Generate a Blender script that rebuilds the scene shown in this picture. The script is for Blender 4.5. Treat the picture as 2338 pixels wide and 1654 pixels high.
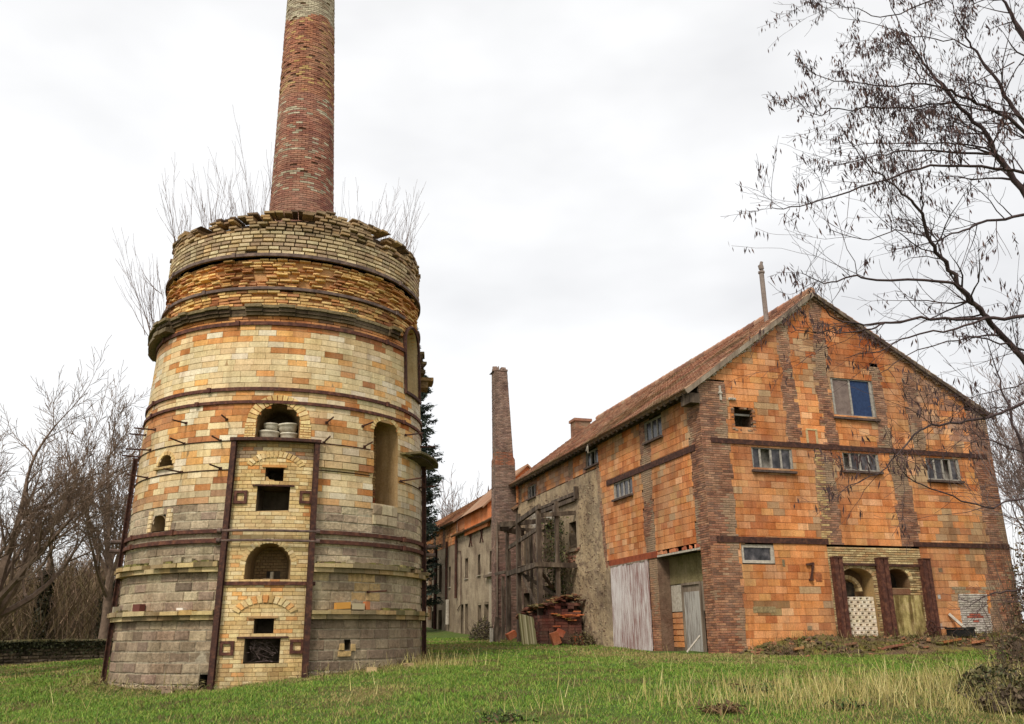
import bpy, math, random
import numpy as np
from mathutils import Matrix, Vector
PI = math.pi
rnd = random.Random(7)
nr = np.random.RandomState(11)
sc = bpy.context.scene
COL = sc.collection
for o in list(bpy.data.objects): bpy.data.objects.remove(o)

# ------------------------------------------------------------------ camera
FP, PITCH, ROLL, H = 1960.0, 0.3069, -0.0106, 1.6
cf = np.array([0, math.cos(PITCH), math.sin(PITCH)])
_u0 = np.array([0, -math.sin(PITCH), math.cos(PITCH)]); _r0 = np.array([1.0, 0, 0])
cr = _r0*math.cos(ROLL) + _u0*math.sin(ROLL)
cu = -_r0*math.sin(ROLL) + _u0*math.cos(ROLL)
camd = bpy.data.cameras.new("camera"); cam = bpy.data.objects.new("camera", camd); COL.objects.link(cam)
cam.matrix_world = Matrix(((cr[0], cu[0], -cf[0], 0), (cr[1], cu[1], -cf[1], 0), (cr[2], cu[2], -cf[2], H), (0, 0, 0, 1)))
camd.sensor_width = 36; camd.lens = FP/2338*36; camd.clip_end = 3000
sc.camera = cam
sc.render.resolution_x = 1024; sc.render.resolution_y = 724

# ------------------------------------------------------------------ sky and sun
SUN_EL, SUN_AZ = math.radians(48), math.radians(205)      # azimuth clockwise from +Y
w = bpy.data.worlds.new("World"); sc.world = w; w.use_nodes = True
nt = w.node_tree; N = nt.nodes; L = nt.links; N.clear()
out = N.new('ShaderNodeOutputWorld'); bg = N.new('ShaderNodeBackground'); bg2 = N.new('ShaderNodeBackground')
sky = N.new('ShaderNodeTexSky'); sky.sky_type = 'NISHITA'; sky.sun_disc = False
sky.sun_elevation = SUN_EL; sky.sun_rotation = SUN_AZ
tc = N.new('ShaderNodeTexCoord'); mp = N.new('ShaderNodeMapping'); mp.inputs['Scale'].default_value = (1, 1, 2.2)
mp.inputs['Location'].default_value = (0.35, 0.2, 0.1)
no = N.new('ShaderNodeTexNoise'); no.inputs['Scale'].default_value = 1.5; no.inputs['Detail'].default_value = 5; no.inputs['Roughness'].default_value = 0.5
cr_ = N.new('ShaderNodeValToRGB'); cr_.color_ramp.elements[0].position = 0.36; cr_.color_ramp.elements[1].position = 0.54
cr_.color_ramp.elements[0].color = (0.455, 0.455, 0.46, 1); cr_.color_ramp.elements[1].color = (0.59, 0.59, 0.59, 1)
L.new(tc.outputs['Generated'], mp.inputs['Vector']); L.new(mp.outputs[0], no.inputs['Vector']); L.new(no.outputs['Fac'], cr_.inputs[0])
L.new(cr_.outputs[0], bg.inputs['Color']); bg.inputs['Strength'].default_value = 0.92
L.new(sky.outputs[0], bg2.inputs['Color']); bg2.inputs['Strength'].default_value = 0.06
ad = N.new('ShaderNodeMixShader'); ad.inputs[0].default_value = 0.08
L.new(bg.outputs[0], ad.inputs[1]); L.new(bg2.outputs[0], ad.inputs[2]); L.new(ad.outputs[0], out.inputs['Surface'])
sd = bpy.data.lights.new("sun", 'SUN'); sd.energy = 1.5; sd.angle = math.radians(14); sd.color = (1.0, 0.95, 0.86)
so = bpy.data.objects.new("sun", sd); COL.objects.link(so)
sv = Vector((math.sin(SUN_AZ)*math.cos(SUN_EL), math.cos(SUN_AZ)*math.cos(SUN_EL), math.sin(SUN_EL)))
so.rotation_euler = sv.to_track_quat('Z', 'Y').to_euler()
vs = sc.view_settings; vs.view_transform = 'Standard'; vs.look = 'None'; vs.exposure = 1.02; vs.gamma = 1; vs.use_curve_mapping = False

# ------------------------------------------------------------------ helpers
def S(r, g, b, k=1.0):
    f = lambda c: ((c/255.0+0.055)/1.055)**2.4 if c > 10 else c/255.0/12.92
    return (f(r)*k, f(g)*k, f(b)*k)
def unit(v): v = np.asarray(v, float); return v/np.linalg.norm(v)
Z = np.array([0, 0, 1.0])
def _hash(ix, iy, s):
    n = (ix*374761393 + iy*668265263 + s*974634777) & 0xffffffff
    n = ((n ^ (n >> 13))*1274126177) & 0xffffffff
    return ((n ^ (n >> 16)) & 0xffff)/65535.0
def vnoise(x, y, s=0):
    x = np.asarray(x, float); y = np.asarray(y, float)
    ix = np.floor(x).astype(np.int64); iy = np.floor(y).astype(np.int64); fx = x-ix; fy = y-iy
    fx = fx*fx*(3-2*fx); fy = fy*fy*(3-2*fy)
    a = _hash(ix, iy, s); b = _hash(ix+1, iy, s); c = _hash(ix, iy+1, s); d = _hash(ix+1, iy+1, s)
    return (a*(1-fx)+b*fx)*(1-fy)+(c*(1-fx)+d*fx)*fy
def fbm(x, y, s=0, o=4):
    t = 0; a = 0.5; x = np.asarray(x, float); y = np.asarray(y, float)
    for i in range(o):
        t = t+a*vnoise(x, y, s+i*17); a *= 0.5; x = x*2.03+3.1; y = y*2.03+1.7
    return t/(1-0.5**o)
def h1(i, s=0): return float(_hash(np.int64(i), np.int64(s*7+3), s))

def rootloc(p):
    l = np.zeros(3)
    while p is not None: l = l+np.array(p.location); p = p.parent
    return l
def tag(o, label=None, cat=None, group=None, kind=None):
    if label: o['label'] = label
    if cat: o['category'] = cat
    if group: o['group'] = group
    if kind: o['kind'] = kind
    return o
def empty(name, loc, label, cat, group=None):
    o = bpy.data.objects.new(name, None); COL.objects.link(o); o.location = tuple(map(float, loc)); o.empty_display_size = 0.3
    return tag(o, label, cat, group)

def flatmap(o, U, Nn):
    o = np.array(o, float); U = np.array(U, float); Nn = np.array(Nn, float)
    def f(u, v, d):
        u, v, d = np.broadcast_arrays(np.asarray(u, float), np.asarray(v, float), np.asarray(d, float))
        return o+u[..., None]*U+v[..., None]*Z+d[..., None]*Nn
    return f

class MB:
    def __init__(s): s.V = []; s.Cc = []; s.F = []; s.n = 0; s.bq = []
    def quads(s, P, col=(1, 1, 1)):           # P (n,4,3)
        P = np.asarray(P, float).reshape(-1, 4, 3); n = len(P)
        if n == 0: return
        c = np.broadcast_to(np.asarray(col, float).reshape((-1, 1, 3)) if np.ndim(col) == 2 else np.asarray(col, float), (n, 4, 3))
        s.V.append(P.reshape(-1, 3)); s.Cc.append(c.reshape(-1, 3)); s.F.append(np.arange(n*4).reshape(-1, 4)+s.n); s.n += n*4
    def mesh(s, V, F, col=(1, 1, 1)):
        V = np.asarray(V, float).reshape(-1, 3); F = np.asarray(F, int).reshape(-1, 4)
        s.V.append(V); s.Cc.append(np.broadcast_to(np.asarray(col, float), V.shape)); s.F.append(F+s.n); s.n += len(V)
    def brick(s, mp, q, d0, d1, col, inset=.006): s.bq.append((mp, q, d0, d1 if isinstance(d1, tuple) else (d1,)*4, col, inset))
    def flush(s):
        maps = {}
        for b in s.bq: maps.setdefault(id(b[0]), []).append(b)
        s.bq = []
        for k, l in maps.items():
            mpf = l[0][0]
            q = np.array([b[1] for b in l], float)                 # n,4,2
            d0 = np.array([b[2] for b in l], float)[:, None]*np.ones((1, 4)); d1 = np.array([b[3] for b in l], float)
            d1 = d1 if d1.ndim == 2 else d1[:, None]*np.ones((1, 4))
            col = np.array([b[4] for b in l], float); ins = np.array([b[5] for b in l], float)
            W = mpf(q[..., 0], q[..., 1], d0)
            Fv = mpf(q[..., 0], q[..., 1], d1)
            c = Fv.mean(axis=1, keepdims=True); e = Fv-c
            du = np.linalg.norm(Fv[:, 1]-Fv[:, 0], axis=1); dv = np.linalg.norm(Fv[:, 3]-Fv[:, 0], axis=1)
            uu = (Fv[:, 1]-Fv[:, 0])/np.maximum(du, 1e-6)[:, None]; vv = (Fv[:, 3]-Fv[:, 0])/np.maximum(dv, 1e-6)[:, None]
            iu = np.minimum(ins, du*.3)[:, None]*uu; iv = np.minimum(ins, dv*.3)[:, None]*vv
            Fv[:, 0] += iu+iv; Fv[:, 1] += -iu+iv; Fv[:, 2] += -iu-iv; Fv[:, 3] += iu-iv
            V = np.concatenate([W, Fv], axis=1).reshape(-1, 3); n = len(l)
            f0 = np.array([[4, 5, 6, 7], [0, 1, 5, 4], [1, 2, 6, 5], [2, 3, 7, 6], [3, 0, 4, 7]])
            F = (f0[None]+(np.arange(n)*8)[:, None, None]).reshape(-1, 4)
            s.V.append(V); s.Cc.append(np.repeat(col, 8, axis=0)); s.F.append(F+s.n); s.n += len(V)
    def mbox(s, mp, u0, u1, v0, v1, d0, d1, col=(1, 1, 1), nu=1, v0b=None, v1b=None):
        us = np.linspace(u0, u1, nu+1); t = np.linspace(0, 1, nu+1)
        a = v0+(0 if v0b is None else (v0b-v0))*t; b = v1+(0 if v1b is None else (v1b-v1))*t
        R = [mp(us, a, d0), mp(us, b, d0), mp(us, b, d1), mp(us, a, d1)]
        V = np.stack(R, 1).reshape(-1, 3); F = []
        for i in range(nu):
            for j in range(4): F.append([i*4+j, i*4+(j+1) % 4, i*4+4+(j+1) % 4, i*4+4+j])
        F.append([0, 1, 2, 3]); m = nu*4; F.append([m+3, m+2, m+1, m])
        s.mesh(V, F, col)
    def box(s, c, ax, ay, az, col=(1, 1, 1)):  # centre + half axis vectors
        c = np.asarray(c, float); ax, ay, az = (np.asarray(a, float) for a in (ax, ay, az))
        V = [c+i*ax+j*ay+k*az for k in (-1, 1) for i, j in ((-1, -1), (1, -1), (1, 1), (-1, 1))]
        s.mesh(V, [[0, 3, 2, 1], [4, 5, 6, 7], [0, 1, 5, 4], [1, 2, 6, 5], [2, 3, 7, 6], [3, 0, 4, 7]], col)
    def beam(s, a, b, w, h, up=Z, col=(1, 1, 1)):
        a = np.asarray(a, float); b = np.asarray(b, float); d = unit(b-a); x = np.cross(d, up)
        x = unit(x) if np.linalg.norm(x) > 1e-3 else np.array([1.0, 0, 0]); y = np.cross(x, d)
        s.box((a+b)/2, (b-a)/2, x*w/2, y*h/2, col)
    def tube(s, pts, rad, n=6, col=(1, 1, 1), cap=True):
        P = np.asarray(pts, float); m = len(P); r = np.broadcast_to(np.asarray(rad, float), (m,))
        T = np.gradient(P, axis=0); T /= np.maximum(np.linalg.norm(T, axis=1), 1e-9)[:, None]
        ref = np.array([0.13, 0.31, 0.94]) if abs(T[0][2]) < .9 else np.array([0.9, 0.3, 0.1])
        X = np.cross(T, ref); X /= np.maximum(np.linalg.norm(X, axis=1), 1e-9)[:, None]; Y = np.cross(T, X)
        a = np.arange(n)*2*PI/n
        V = P[:, None]+r[:, None, None]*(np.cos(a)[None, :, None]*X[:, None]+np.sin(a)[None, :, None]*Y[:, None])
        i = np.arange(m-1)[:, None]*n; j = np.arange(n)[None]; j2 = (j+1) % n
        F = np.stack([i+j, i+j2, i+n+j2, i+n+j], -1).reshape(-1, 4)
        s.mesh(V.reshape(-1, 3), F, col)
        if cap and n >= 4:
            for e in (0, m-1): s.fan(V[e], col)
    def fan(s, ring, col=(1, 1, 1)):
        ring = np.asarray(ring, float); c = ring.mean(0); n = len(ring); V = np.vstack([ring, c[None]]); F = []
        for i in range(0, n, 2): F.append([n, i, (i+1) % n, (i+2) % n if n % 2 == 0 or i+2 <= n else i])
        F = [f for f in F if len(set(f)) == 4] + [[n, n-1, 0, 0]]*0
        if n % 2: F = F[:]; s.mesh(V, F, col); s.mesh(np.array([ring[-1], ring[0], c, (ring[-1]+c)/2]), [[0, 1, 2, 3]], col); return
        s.mesh(V, F, col)
    def recess(s, mp, outl, dep, cs, cb, d=0.0):
        o = np.array(outl, float); A = mp(o[:, 0], o[:, 1], d); B = mp(o[:, 0], o[:, 1], -dep); n = len(o)
        for i in range(n):
            j = (i+1) % n; s.quads([[A[i], A[j], B[j], B[i]]], cs)
        s.fan(B, cb)
    def build(s, name, mat, parent=None, smooth=False, kind=None, label=None, off=None):
        s.flush()
        if not s.V: raise Exception('empty mesh '+name)
        V = np.concatenate(s.V); F = np.concatenate(s.F); Cc = np.concatenate(s.Cc)
        o_ = rootloc(parent) if parent is not None else (np.zeros(3) if off is None else np.array(off, float))
        V = V-o_
        me = bpy.data.meshes.new(name); me.vertices.add(len(V)); me.vertices.foreach_set('co', V.astype(np.float32).ravel())
        me.loops.add(len(F)*4); me.loops.foreach_set('vertex_index', F.astype(np.int32).ravel())
        me.polygons.add(len(F)); me.polygons.foreach_set('loop_start', np.arange(0, len(F)*4, 4, dtype=np.int32))
        me.update(calc_edges=True)
        at = me.color_attributes.new('Col', 'FLOAT_COLOR', 'POINT')
        at.data.foreach_set('color', np.concatenate([Cc, np.ones((len(Cc), 1))], 1).astype(np.float32).ravel())
        me.polygons.foreach_set('use_smooth', np.full(len(F), bool(smooth)))
        me.materials.append(mat); me.validate()
        o = bpy.data.objects.new(name, me); COL.objects.link(o)
        if parent is not None: o.parent = parent
        elif off is not None: o.location = tuple(map(float, off))
        if kind: o['kind'] = kind
        if label: o['label'] = label
        return o

# ------------------------------------------------------------------ materials
def newmat(name, rough=.9):
    m = bpy.data.materials.new(name); m.use_nodes = True; n = m.node_tree.nodes; b = n['Principled BSDF']
    b.inputs['Roughness'].default_value = rough
    try: b.inputs['Specular IOR Level'].default_value = .25
    except Exception: pass
    return m, m.node_tree, b
def noise(t, vec, scale, detail=6, rough=.6):
    n = t.nodes.new('ShaderNodeTexNoise'); n.inputs['Scale'].default_value = scale; n.inputs['Detail'].default_value = detail
    n.inputs['Roughness'].default_value = rough; t.links.new(vec, n.inputs['Vector']); return n.outputs['Fac']
def ramp(t, fac, stops):
    r = t.nodes.new('ShaderNodeValToRGB'); e = r.color_ramp.elements
    while len(e) < len(stops): e.new(.5)
    for x, (p, c) in zip(e, stops): x.position = p; x.color = (*c, 1)
    t.links.new(fac, r.inputs[0]); return r.outputs[0]
def mix(t, a, b, fac, mode='MULTIPLY'):
    m = t.nodes.new('ShaderNodeMix'); m.data_type = 'RGBA'; m.blend_type = mode
    for s_, v in ((m.inputs[6], a), (m.inputs[7], b), (m.inputs[0], fac)):
        if isinstance(v, (int, float)): s_.default_value = v
        elif isinstance(v, tuple): s_.default_value = (*v, 1)
        else: t.links.new(v, s_)
    return m.outputs[2]
def mapped(t, scale=(1, 1, 1)):
    tc = t.nodes.new('ShaderNodeTexCoord'); m = t.nodes.new('ShaderNodeMapping'); m.inputs['Scale'].default_value = scale
    t.links.new(tc.outputs['Object'], m.inputs['Vector']); return m.outputs[0]
def bump(t, b, h, strength, dist):
    n = t.nodes.new('ShaderNodeBump'); n.inputs['Strength'].default_value = strength; n.inputs['Distance'].default_value = dist
    t.links.new(h, n.inputs['Height']); t.links.new(n.outputs[0], b.inputs['Normal'])
def masonry_mat(name, fine=30, stain=.6, bumpd=.02, streak=.4, var=(.72, 1.18), wash=.38):
    m, t, b = newmat(name, .95)
    a = t.nodes.new('ShaderNodeAttribute'); a.attribute_name = 'Col'
    v = mapped(t)
    c = mix(t, a.outputs['Color'], ramp(t, noise(t, v, fine, 8, .7), [(.3, (var[0],)*3), (.7, (var[1],)*3)]), 1.0)
    # soot and damp patches with shapes of their own
    c = mix(t, c, ramp(t, noise(t, v, .9, 5, .65), [(.38, (.50, .45, .40)), (.56, (1, 1, 1))]), stain)
    c = mix(t, c, S(150, 132, 108), ramp(t, noise(t, v, .45, 6, .7), [(.42, (0, 0, 0)), (.62, (wash, wash, wash))]), 'MIX')
    vs_ = mapped(t, (3.2, 3.2, .28))
    c = mix(t, c, ramp(t, noise(t, vs_, 1.4, 5, .7), [(.36, (.48, .42, .38)), (.54, (1, 1, 1))]), streak)
    t.links.new(c, b.inputs['Base Color'])
    bump(t, b, noise(t, v, fine*.8, 6, .7), .9, bumpd)
    return m
def simple_mat(name, stops, scale=6, rough=.9, bs=.5, bd=.01, metal=0, vscale=(1, 1, 1), detail=7):
    m, t, b = newmat(name, rough); v = mapped(t, vscale); f = noise(t, v, scale, detail, .65)
    t.links.new(ramp(t, f, stops), b.inputs['Base Color']); b.inputs['Metallic'].default_value = metal
    bump(t, b, noise(t, v, scale*4, 5, .7), bs, bd); return m
def attr_mat(name, rough=.85, k=1.0, trans=0):
    m, t, b = newmat(name, rough); a = t.nodes.new('ShaderNodeAttribute'); a.attribute_name = 'Col'
    t.links.new(a.outputs['Color'], b.inputs['Base Color']); return m

M = {}
M['block'] = masonry_mat('glazed_block_masonry', 26, .5, .014, .5, (.80, 1.42), .45)
M['brick'] = masonry_mat('old_brick_masonry', 30, .45, .02, .3, (.84, 1.44))
M['kiln'] = masonry_mat('kiln_block_masonry', 20, .50, .016, .42, (.84, 1.30), .45)
M['stone'] = masonry_mat('rough_stone_masonry', 13, .55, .045, .35, (.55, 1.48))
M['plaster'] = masonry_mat('crumbling_render', 12, .5, .05, .35, (.68, 1.36))
M['tile'] = masonry_mat('clay_roof_tile', 14, .35, .01, .0, (.95, 1.6))
M['rust'] = simple_mat('rusted_iron', [(.3, S(46, 32, 28)), (.5, S(70, 44, 36)), (.7, S(104, 68, 50))], 10, .8, .5, .01)
M['band'] = simple_mat('rusted_band_iron', [(.3, S(56, 36, 30)), (.5, S(84, 50, 40)), (.72, S(124, 82, 60))], 9, .8, .5, .008)
M['greyband'] = simple_mat('weathered_band_iron', [(.3, S(66, 52, 48)), (.5, S(98, 80, 72)), (.72, S(136, 112, 98))], 5, .8, .5, .008)
M['dark'] = simple_mat('soot_dark', [(.3, (.008, .007, .006)), (.7, (.02, .018, .016))], 4)
M['wood'] = simple_mat('grey_weathered_wood', [(.3, S(92, 78, 66)), (.5, S(128, 112, 96)), (.7, S(160, 146, 128))], 5, .9, .6, .01, 0, (1, 1, .15))
M['oldwood'] = simple_mat('dark_weathered_wood', [(.3, S(52, 42, 36)), (.5, S(86, 72, 60)), (.72, S(136, 120, 102))], 4, .9, .6, .015, 0, (1, 1, .3))
M['frame'] = simple_mat('grey_window_paint', [(.3, S(120, 112, 104)), (.6, S(168, 160, 148)), (.8, S(196, 190, 178))], 12, .8, .4, .004)
M['sill'] = simple_mat('dark_sill', [(.3, S(60, 48, 44)), (.7, S(104, 86, 76))], 8, .9)
M['greendk'] = simple_mat('moss', [(.3, S(52, 50, 26)), (.55, S(104, 98, 48)), (.75, S(150, 134, 74))], 9, .95, .8, .02)
M['blue'] = simple_mat('blue_board', [(.3, S(30, 44, 76)), (.7, S(46, 66, 100))], 14, .7, .2, .002)
M['pale'] = simple_mat('pale_mortar', [(.3, S(150, 138, 124)), (.6, S(190, 180, 164)), (.8, S(215, 206, 192))], 12, .95, .7, .01)
def glass_mat():
    m, t, b = newmat('dusty_glass', .25); v = mapped(t, (1, 1, 1))
    t.links.new(ramp(t, noise(t, v, 3.5, 6, .6), [(.35, S(34, 32, 34)), (.55, S(72, 68, 70)), (.75, S(124, 116, 114))]), b.inputs['Base Color'])
    b.inputs['Specular IOR Level'].default_value = .35; return m
M['glass'] = glass_mat()
def peel_mat(name, base, paint, sx=5, thr=.5):
    m, t, b = newmat(name, .85)
    v = mapped(t, (sx*2.2, sx*2.2, .9)); f = noise(t, v, 1.5, 8, .72)
    v2 = mapped(t, (1, 1, .6)); f2 = noise(t, v2, .9, 3, .5)
    ma = t.nodes.new('ShaderNodeMath'); ma.operation = 'MULTIPLY_ADD'; ma.inputs[1].default_value = 1.5; t.links.new(f, ma.inputs[0])
    m5 = t.nodes.new('ShaderNodeMath'); m5.operation = 'MULTIPLY'; m5.inputs[1].default_value = .5; t.links.new(f2, m5.inputs[0]); t.links.new(m5.outputs[0], ma.inputs[2])
    mh = t.nodes.new('ShaderNodeMath'); mh.operation = 'MULTIPLY'; mh.inputs[1].default_value = .5; t.links.new(ma.outputs[0], mh.inputs[0])
    t.links.new(ramp(t, mh.outputs[0], [(thr-.06, base), (thr+.005, tuple((a+c)/2 for a, c in zip(base, paint))), (thr+.05, paint)]), b.inputs['Base Color'])
    bump(t, b, f, .5, .01); return m
M['whitedoor'] = peel_mat('peeling_white_paint', S(132, 88, 80), S(214, 206, 202), 13, .492)
M['greydoor'] = peel_mat('peeling_grey_paint', S(104, 92, 84), S(176, 170, 162), 11, .475)
M['ceramic'] = simple_mat('dusty_ceramic', [(.3, S(168, 156, 134)), (.6, S(206, 196, 174)), (.8, S(232, 226, 212))], 8, .7, .3, .004)
M['bark'] = simple_mat('dark_bark', [(.3, S(52, 40, 40)), (.6, S(80, 64, 62)), (.8, S(104, 88, 82))], 8, .95, .5, .01)
M['barkL'] = simple_mat('grey_brown_bark', [(.3, S(84, 68, 58)), (.6, S(122, 102, 86)), (.8, S(150, 130, 108))], 5, .95, .5, .02)
M['twig'] = simple_mat('pale_twig', [(.3, S(96, 80, 74)), (.7, S(132, 114, 106))], 8, .9)
M['leaf'] = attr_mat('leaf_and_blade', .7)
M['attr'] = attr_mat('weathered_pieces', .9)

# ------------------------------------------------------------------ site geometry
FA = -0.305
uL = np.array([math.sin(FA), math.cos(FA), 0]); uG = np.array([math.cos(FA), -math.sin(FA), 0])
C0 = np.array([5.6166, 25.0, 0.0])
LM = flatmap(C0, uL, -uG)          # long side wall: u = metres from corner, v = height, d = outward
GM = flatmap(C0, uG, -uL)          # gable wall
KA, KD = math.radians(-14.986), 25.312
KC = np.array([KD*math.sin(KA), KD*math.cos(KA), 0.0])
KR_ = np.array([math.cos(KA), -math.sin(KA), 0]); KF_ = np.array([math.sin(KA), math.cos(KA), 0])
def kr(z): return np.interp(z, [0.0, 2, 4, 5, 7, 8.5, 10, 12, 13], [4.02, 3.98, 3.95, 3.92, 3.86, 3.79, 3.73, 3.69, 3.68])
def KM(u, v, d):
    u, v, d = np.broadcast_arrays(np.asarray(u, float), np.asarray(v, float), np.asarray(d, float))
    a = np.radians(u); r = kr(v)+d
    return KC+(r*np.sin(a))[..., None]*KR_-(r*np.cos(a))[..., None]*KF_+v[..., None]*Z
DEG = 57.2958/3.85                 # degrees per metre on the kiln

_gp = [(0, 0, 0), (-8, 4, -.25), (8, 4, .1), (0, 12, .32), (9, 13, .42), (-9, 13, .1)]
def kp(th, r=4.1): p = KM(th, 0, r-4.02); return float(p[0]), float(p[1])
_gp += [(*kp(-18), .44), (*kp(11), .78), (*kp(-73), .52), (*kp(74), .90), (*kp(180), 1.1), (*kp(-125), .7)]
for s_, zz in ((0, 1.02), (3.5, 1.05), (7, 1.10), (12, 1.27), (18, 1.38), (23.5, 1.47), (31, 1.72), (40, 2.15)):
    p = C0+uL*s_; _gp.append((p[0], p[1], zz))
for t_, zz in ((2, .98), (6, 1.02), (10.8, 1.12)):
    p = C0+uG*t_-uL*.3; _gp.append((p[0], p[1], zz))
_gp += [(-18.3, 35.4, .68), (-24, 40, .7), (-16, 28, .45), (20, 20, .9), (18, 14, .5), (-30, 70, 1.2), (0, 90, 3.0), (40, 60, 1.5), (-80, 60, 1.2), (80, 30, 1.0), (-60, 5, -.2), (60, 0, 0), (0, -30, -.3)]
_G = np.array(_gp)
_Am = np.sqrt(((_G[:, None, :2]-_G[None, :, :2])**2).sum(-1)+4.0); _n = len(_G)
_A = np.block([[_Am, np.ones((_n, 1))], [np.ones((1, _n)), np.zeros((1, 1))]])
_Wt = np.linalg.solve(_A+np.diag([-.6]*_n+[0]), np.append(_G[:, 2], 0))
def gz(x, y):
    x = np.asarray(x, float); y = np.asarray(y, float)
    r = np.sqrt((x[..., None]-_G[:, 0])**2+(y[..., None]-_G[:, 1])**2+4.0)
    z = (r*_Wt[:-1]).sum(-1)+_Wt[-1]
    return np.clip(z, -1.5, 3.5)+.10*(fbm(x*.7, y*.7, 5, 3)-.5)+.05*(vnoise(x*2.3, y*2.3, 9)-.5)
def grot(x, y): return np.array([x, y, float(gz(x, y))])

# ------------------------------------------------------------------ ground
xs = np.unique(np.concatenate([np.linspace(-500, -40, 24), np.linspace(-40, -18, 23), np.arange(-18, 24, .3), np.linspace(24, 50, 20), np.linspace(50, 500, 22)]))
ys = np.unique(np.concatenate([np.linspace(-60, 6, 14), np.arange(6, 34, .3), np.linspace(34, 80, 47), np.linspace(80, 900, 24)]))
X, Y = np.meshgrid(xs, ys); ZZ = gz(X, Y)
mb = MB(); V = np.stack([X, Y, ZZ], -1).reshape(-1, 3); nx = len(xs); ny = len(ys)
ii, jj = np.meshgrid(np.arange(nx-1), np.arange(ny-1)); a_ = (jj*nx+ii).ravel()
mb.mesh(V, np.stack([a_, a_+1, a_+nx+1, a_+nx], -1))
m, t, b = newmat('meadow_soil', .97); v = mapped(t)
c = ramp(t, noise(t, v, .55, 6, .6), [(.34, S(96, 104, 50)), (.5, S(84, 108, 44)), (.64, S(112, 106, 62))])
c = mix(t, c, ramp(t, noise(t, v, 14, 6, .75), [(.3, (.45, .45, .42)), (.7, (1.25, 1.2, 1.1))]), 1.0)
t.links.new(c, b.inputs['Base Color']); bump(t, b, noise(t, v, 18, 6, .75), 1.0, .06)
mb.build('ground', m, kind='structure', smooth=True)

# ------------------------------------------------------------------ masonry generator
def rect(u0, u1, v0, v1): return lambda v: (u0, u1) if v0 < v < v1 else None
def arch(u0, u1, v0, vs_, vt):
    def f(v):
        if not (v0 < v < vt): return None
        if v <= vs_: return (u0, u1)
        k = math.sqrt(max(0, 1-((v-vs_)/(vt-vs_))**2)); c = (u0+u1)/2; h = (u1-u0)/2*k
        return (c-h, c+h)
    return f
def arch_outline(u0, u1, v0, vs_, vt, n=10):
    c = (u0+u1)/2; h = (u1-u0)/2
    return [(u0, v0), (u1, v0)]+[(c+h*math.cos(a), vs_+(vt-vs_)*math.sin(a)) for a in np.linspace(0, PI, n*2)]
def subtract(iv, ops, v):
    for o in ops:
        c = o(v)
        if c is None: continue
        nv = []
        for a, b in iv:
            if c[1] <= a or c[0] >= b: nv.append((a, b)); continue
            if c[0] > a: nv.append((a, c[0]))
            if c[1] < b: nv.append((c[1], b))
        iv = nv
    return iv
MORT = S(176, 160, 132)
def masonry(mb, mp, v0, v1, bw, bh, colf, ivf, ops=(), gap=.008, d0=-.012, d1=0.0, jit=.002, k=1.0, missing=0.0, prot=0.0, back=True, mort=MORT, inset=.006, backd=None, seg=1.2, seed=1, wob=0.0, halfbond=True):
    """rows of single bricks; k = map units per metre along u"""
    R = random.Random(seed); n = max(1, round((v1-v0)/bh)); bh = (v1-v0)/n
    bd = d0 if backd is None else backd
    for r in range(n):
        va, vb = v0+r*bh, v0+(r+1)*bh; vc = (va+vb)/2
        iv = subtract(list(ivf(vc)), ops, vc)
        g = gap/2
        for a, b in iv:
            if back:
                m_ = max(1, int(math.ceil((b-a)/k/seg))); e = np.linspace(a, b, m_+1)
                P = np.stack([mp(e[:-1], va, bd), mp(e[1:], va, bd), mp(e[1:], vb, bd), mp(e[:-1], vb, bd)], 1); mb.quads(P, mort)
            off = ((r % 2)*.5 if halfbond else R.random())*bw*k
            x = math.floor((a-off)/(bw*k))*bw*k+off
            while x < b:
                w_ = bw*k
                if wob: w_ *= 1+R.uniform(-wob, wob)
                x0, x1 = max(x, a), min(x+w_, b); x += w_
                if x1-x0 < .035*k: continue
                if R.random() < missing: continue
                dd = d1+(R.uniform(-prot, prot) if prot else 0)
                col = colf((x0+x1)/2, vc, R)
                j = [R.uniform(-jit, jit) for _ in range(4)]; gj = R.uniform(-.3, .3)*gap
                gk = g*k*.6; mb.brick(mp, ((x0+gk, va+g+gj), (x1-gk, va+g+gj), (x1-gk, vb-g), (x0+gk, vb-g)), d0, (dd+j[0], dd+j[1], dd+j[2], dd+j[3]), col, inset)
def pick(R, pal, jit=.08):
    c = pal[int(R.random()*len(pal))]; f = 1+R.uniform(-jit, jit); return (c[0]*f, c[1]*f*(1+R.uniform(-.03, .03)), c[2]*f)
def voussoirs(mb, mp, c, vs_, hw, ht, k, n, th, pal, seed=3, d1=.012, d0=-.03, a0=0, a1=PI):
    R = random.Random(seed); an = np.linspace(a0, a1, n+1)
    for i in range(n):
        p, q = an[i]+.012, an[i+1]-.012
        pt = lambda a, o: (c+(hw+o)*k*math.cos(a), vs_+(ht+o)*math.sin(a))
        mb.brick(mp, (pt(q, 0), pt(p, 0), pt(p, th), pt(q, th)), d0, d1+R.uniform(-.006, .006), pick(R, pal), .004)

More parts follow.
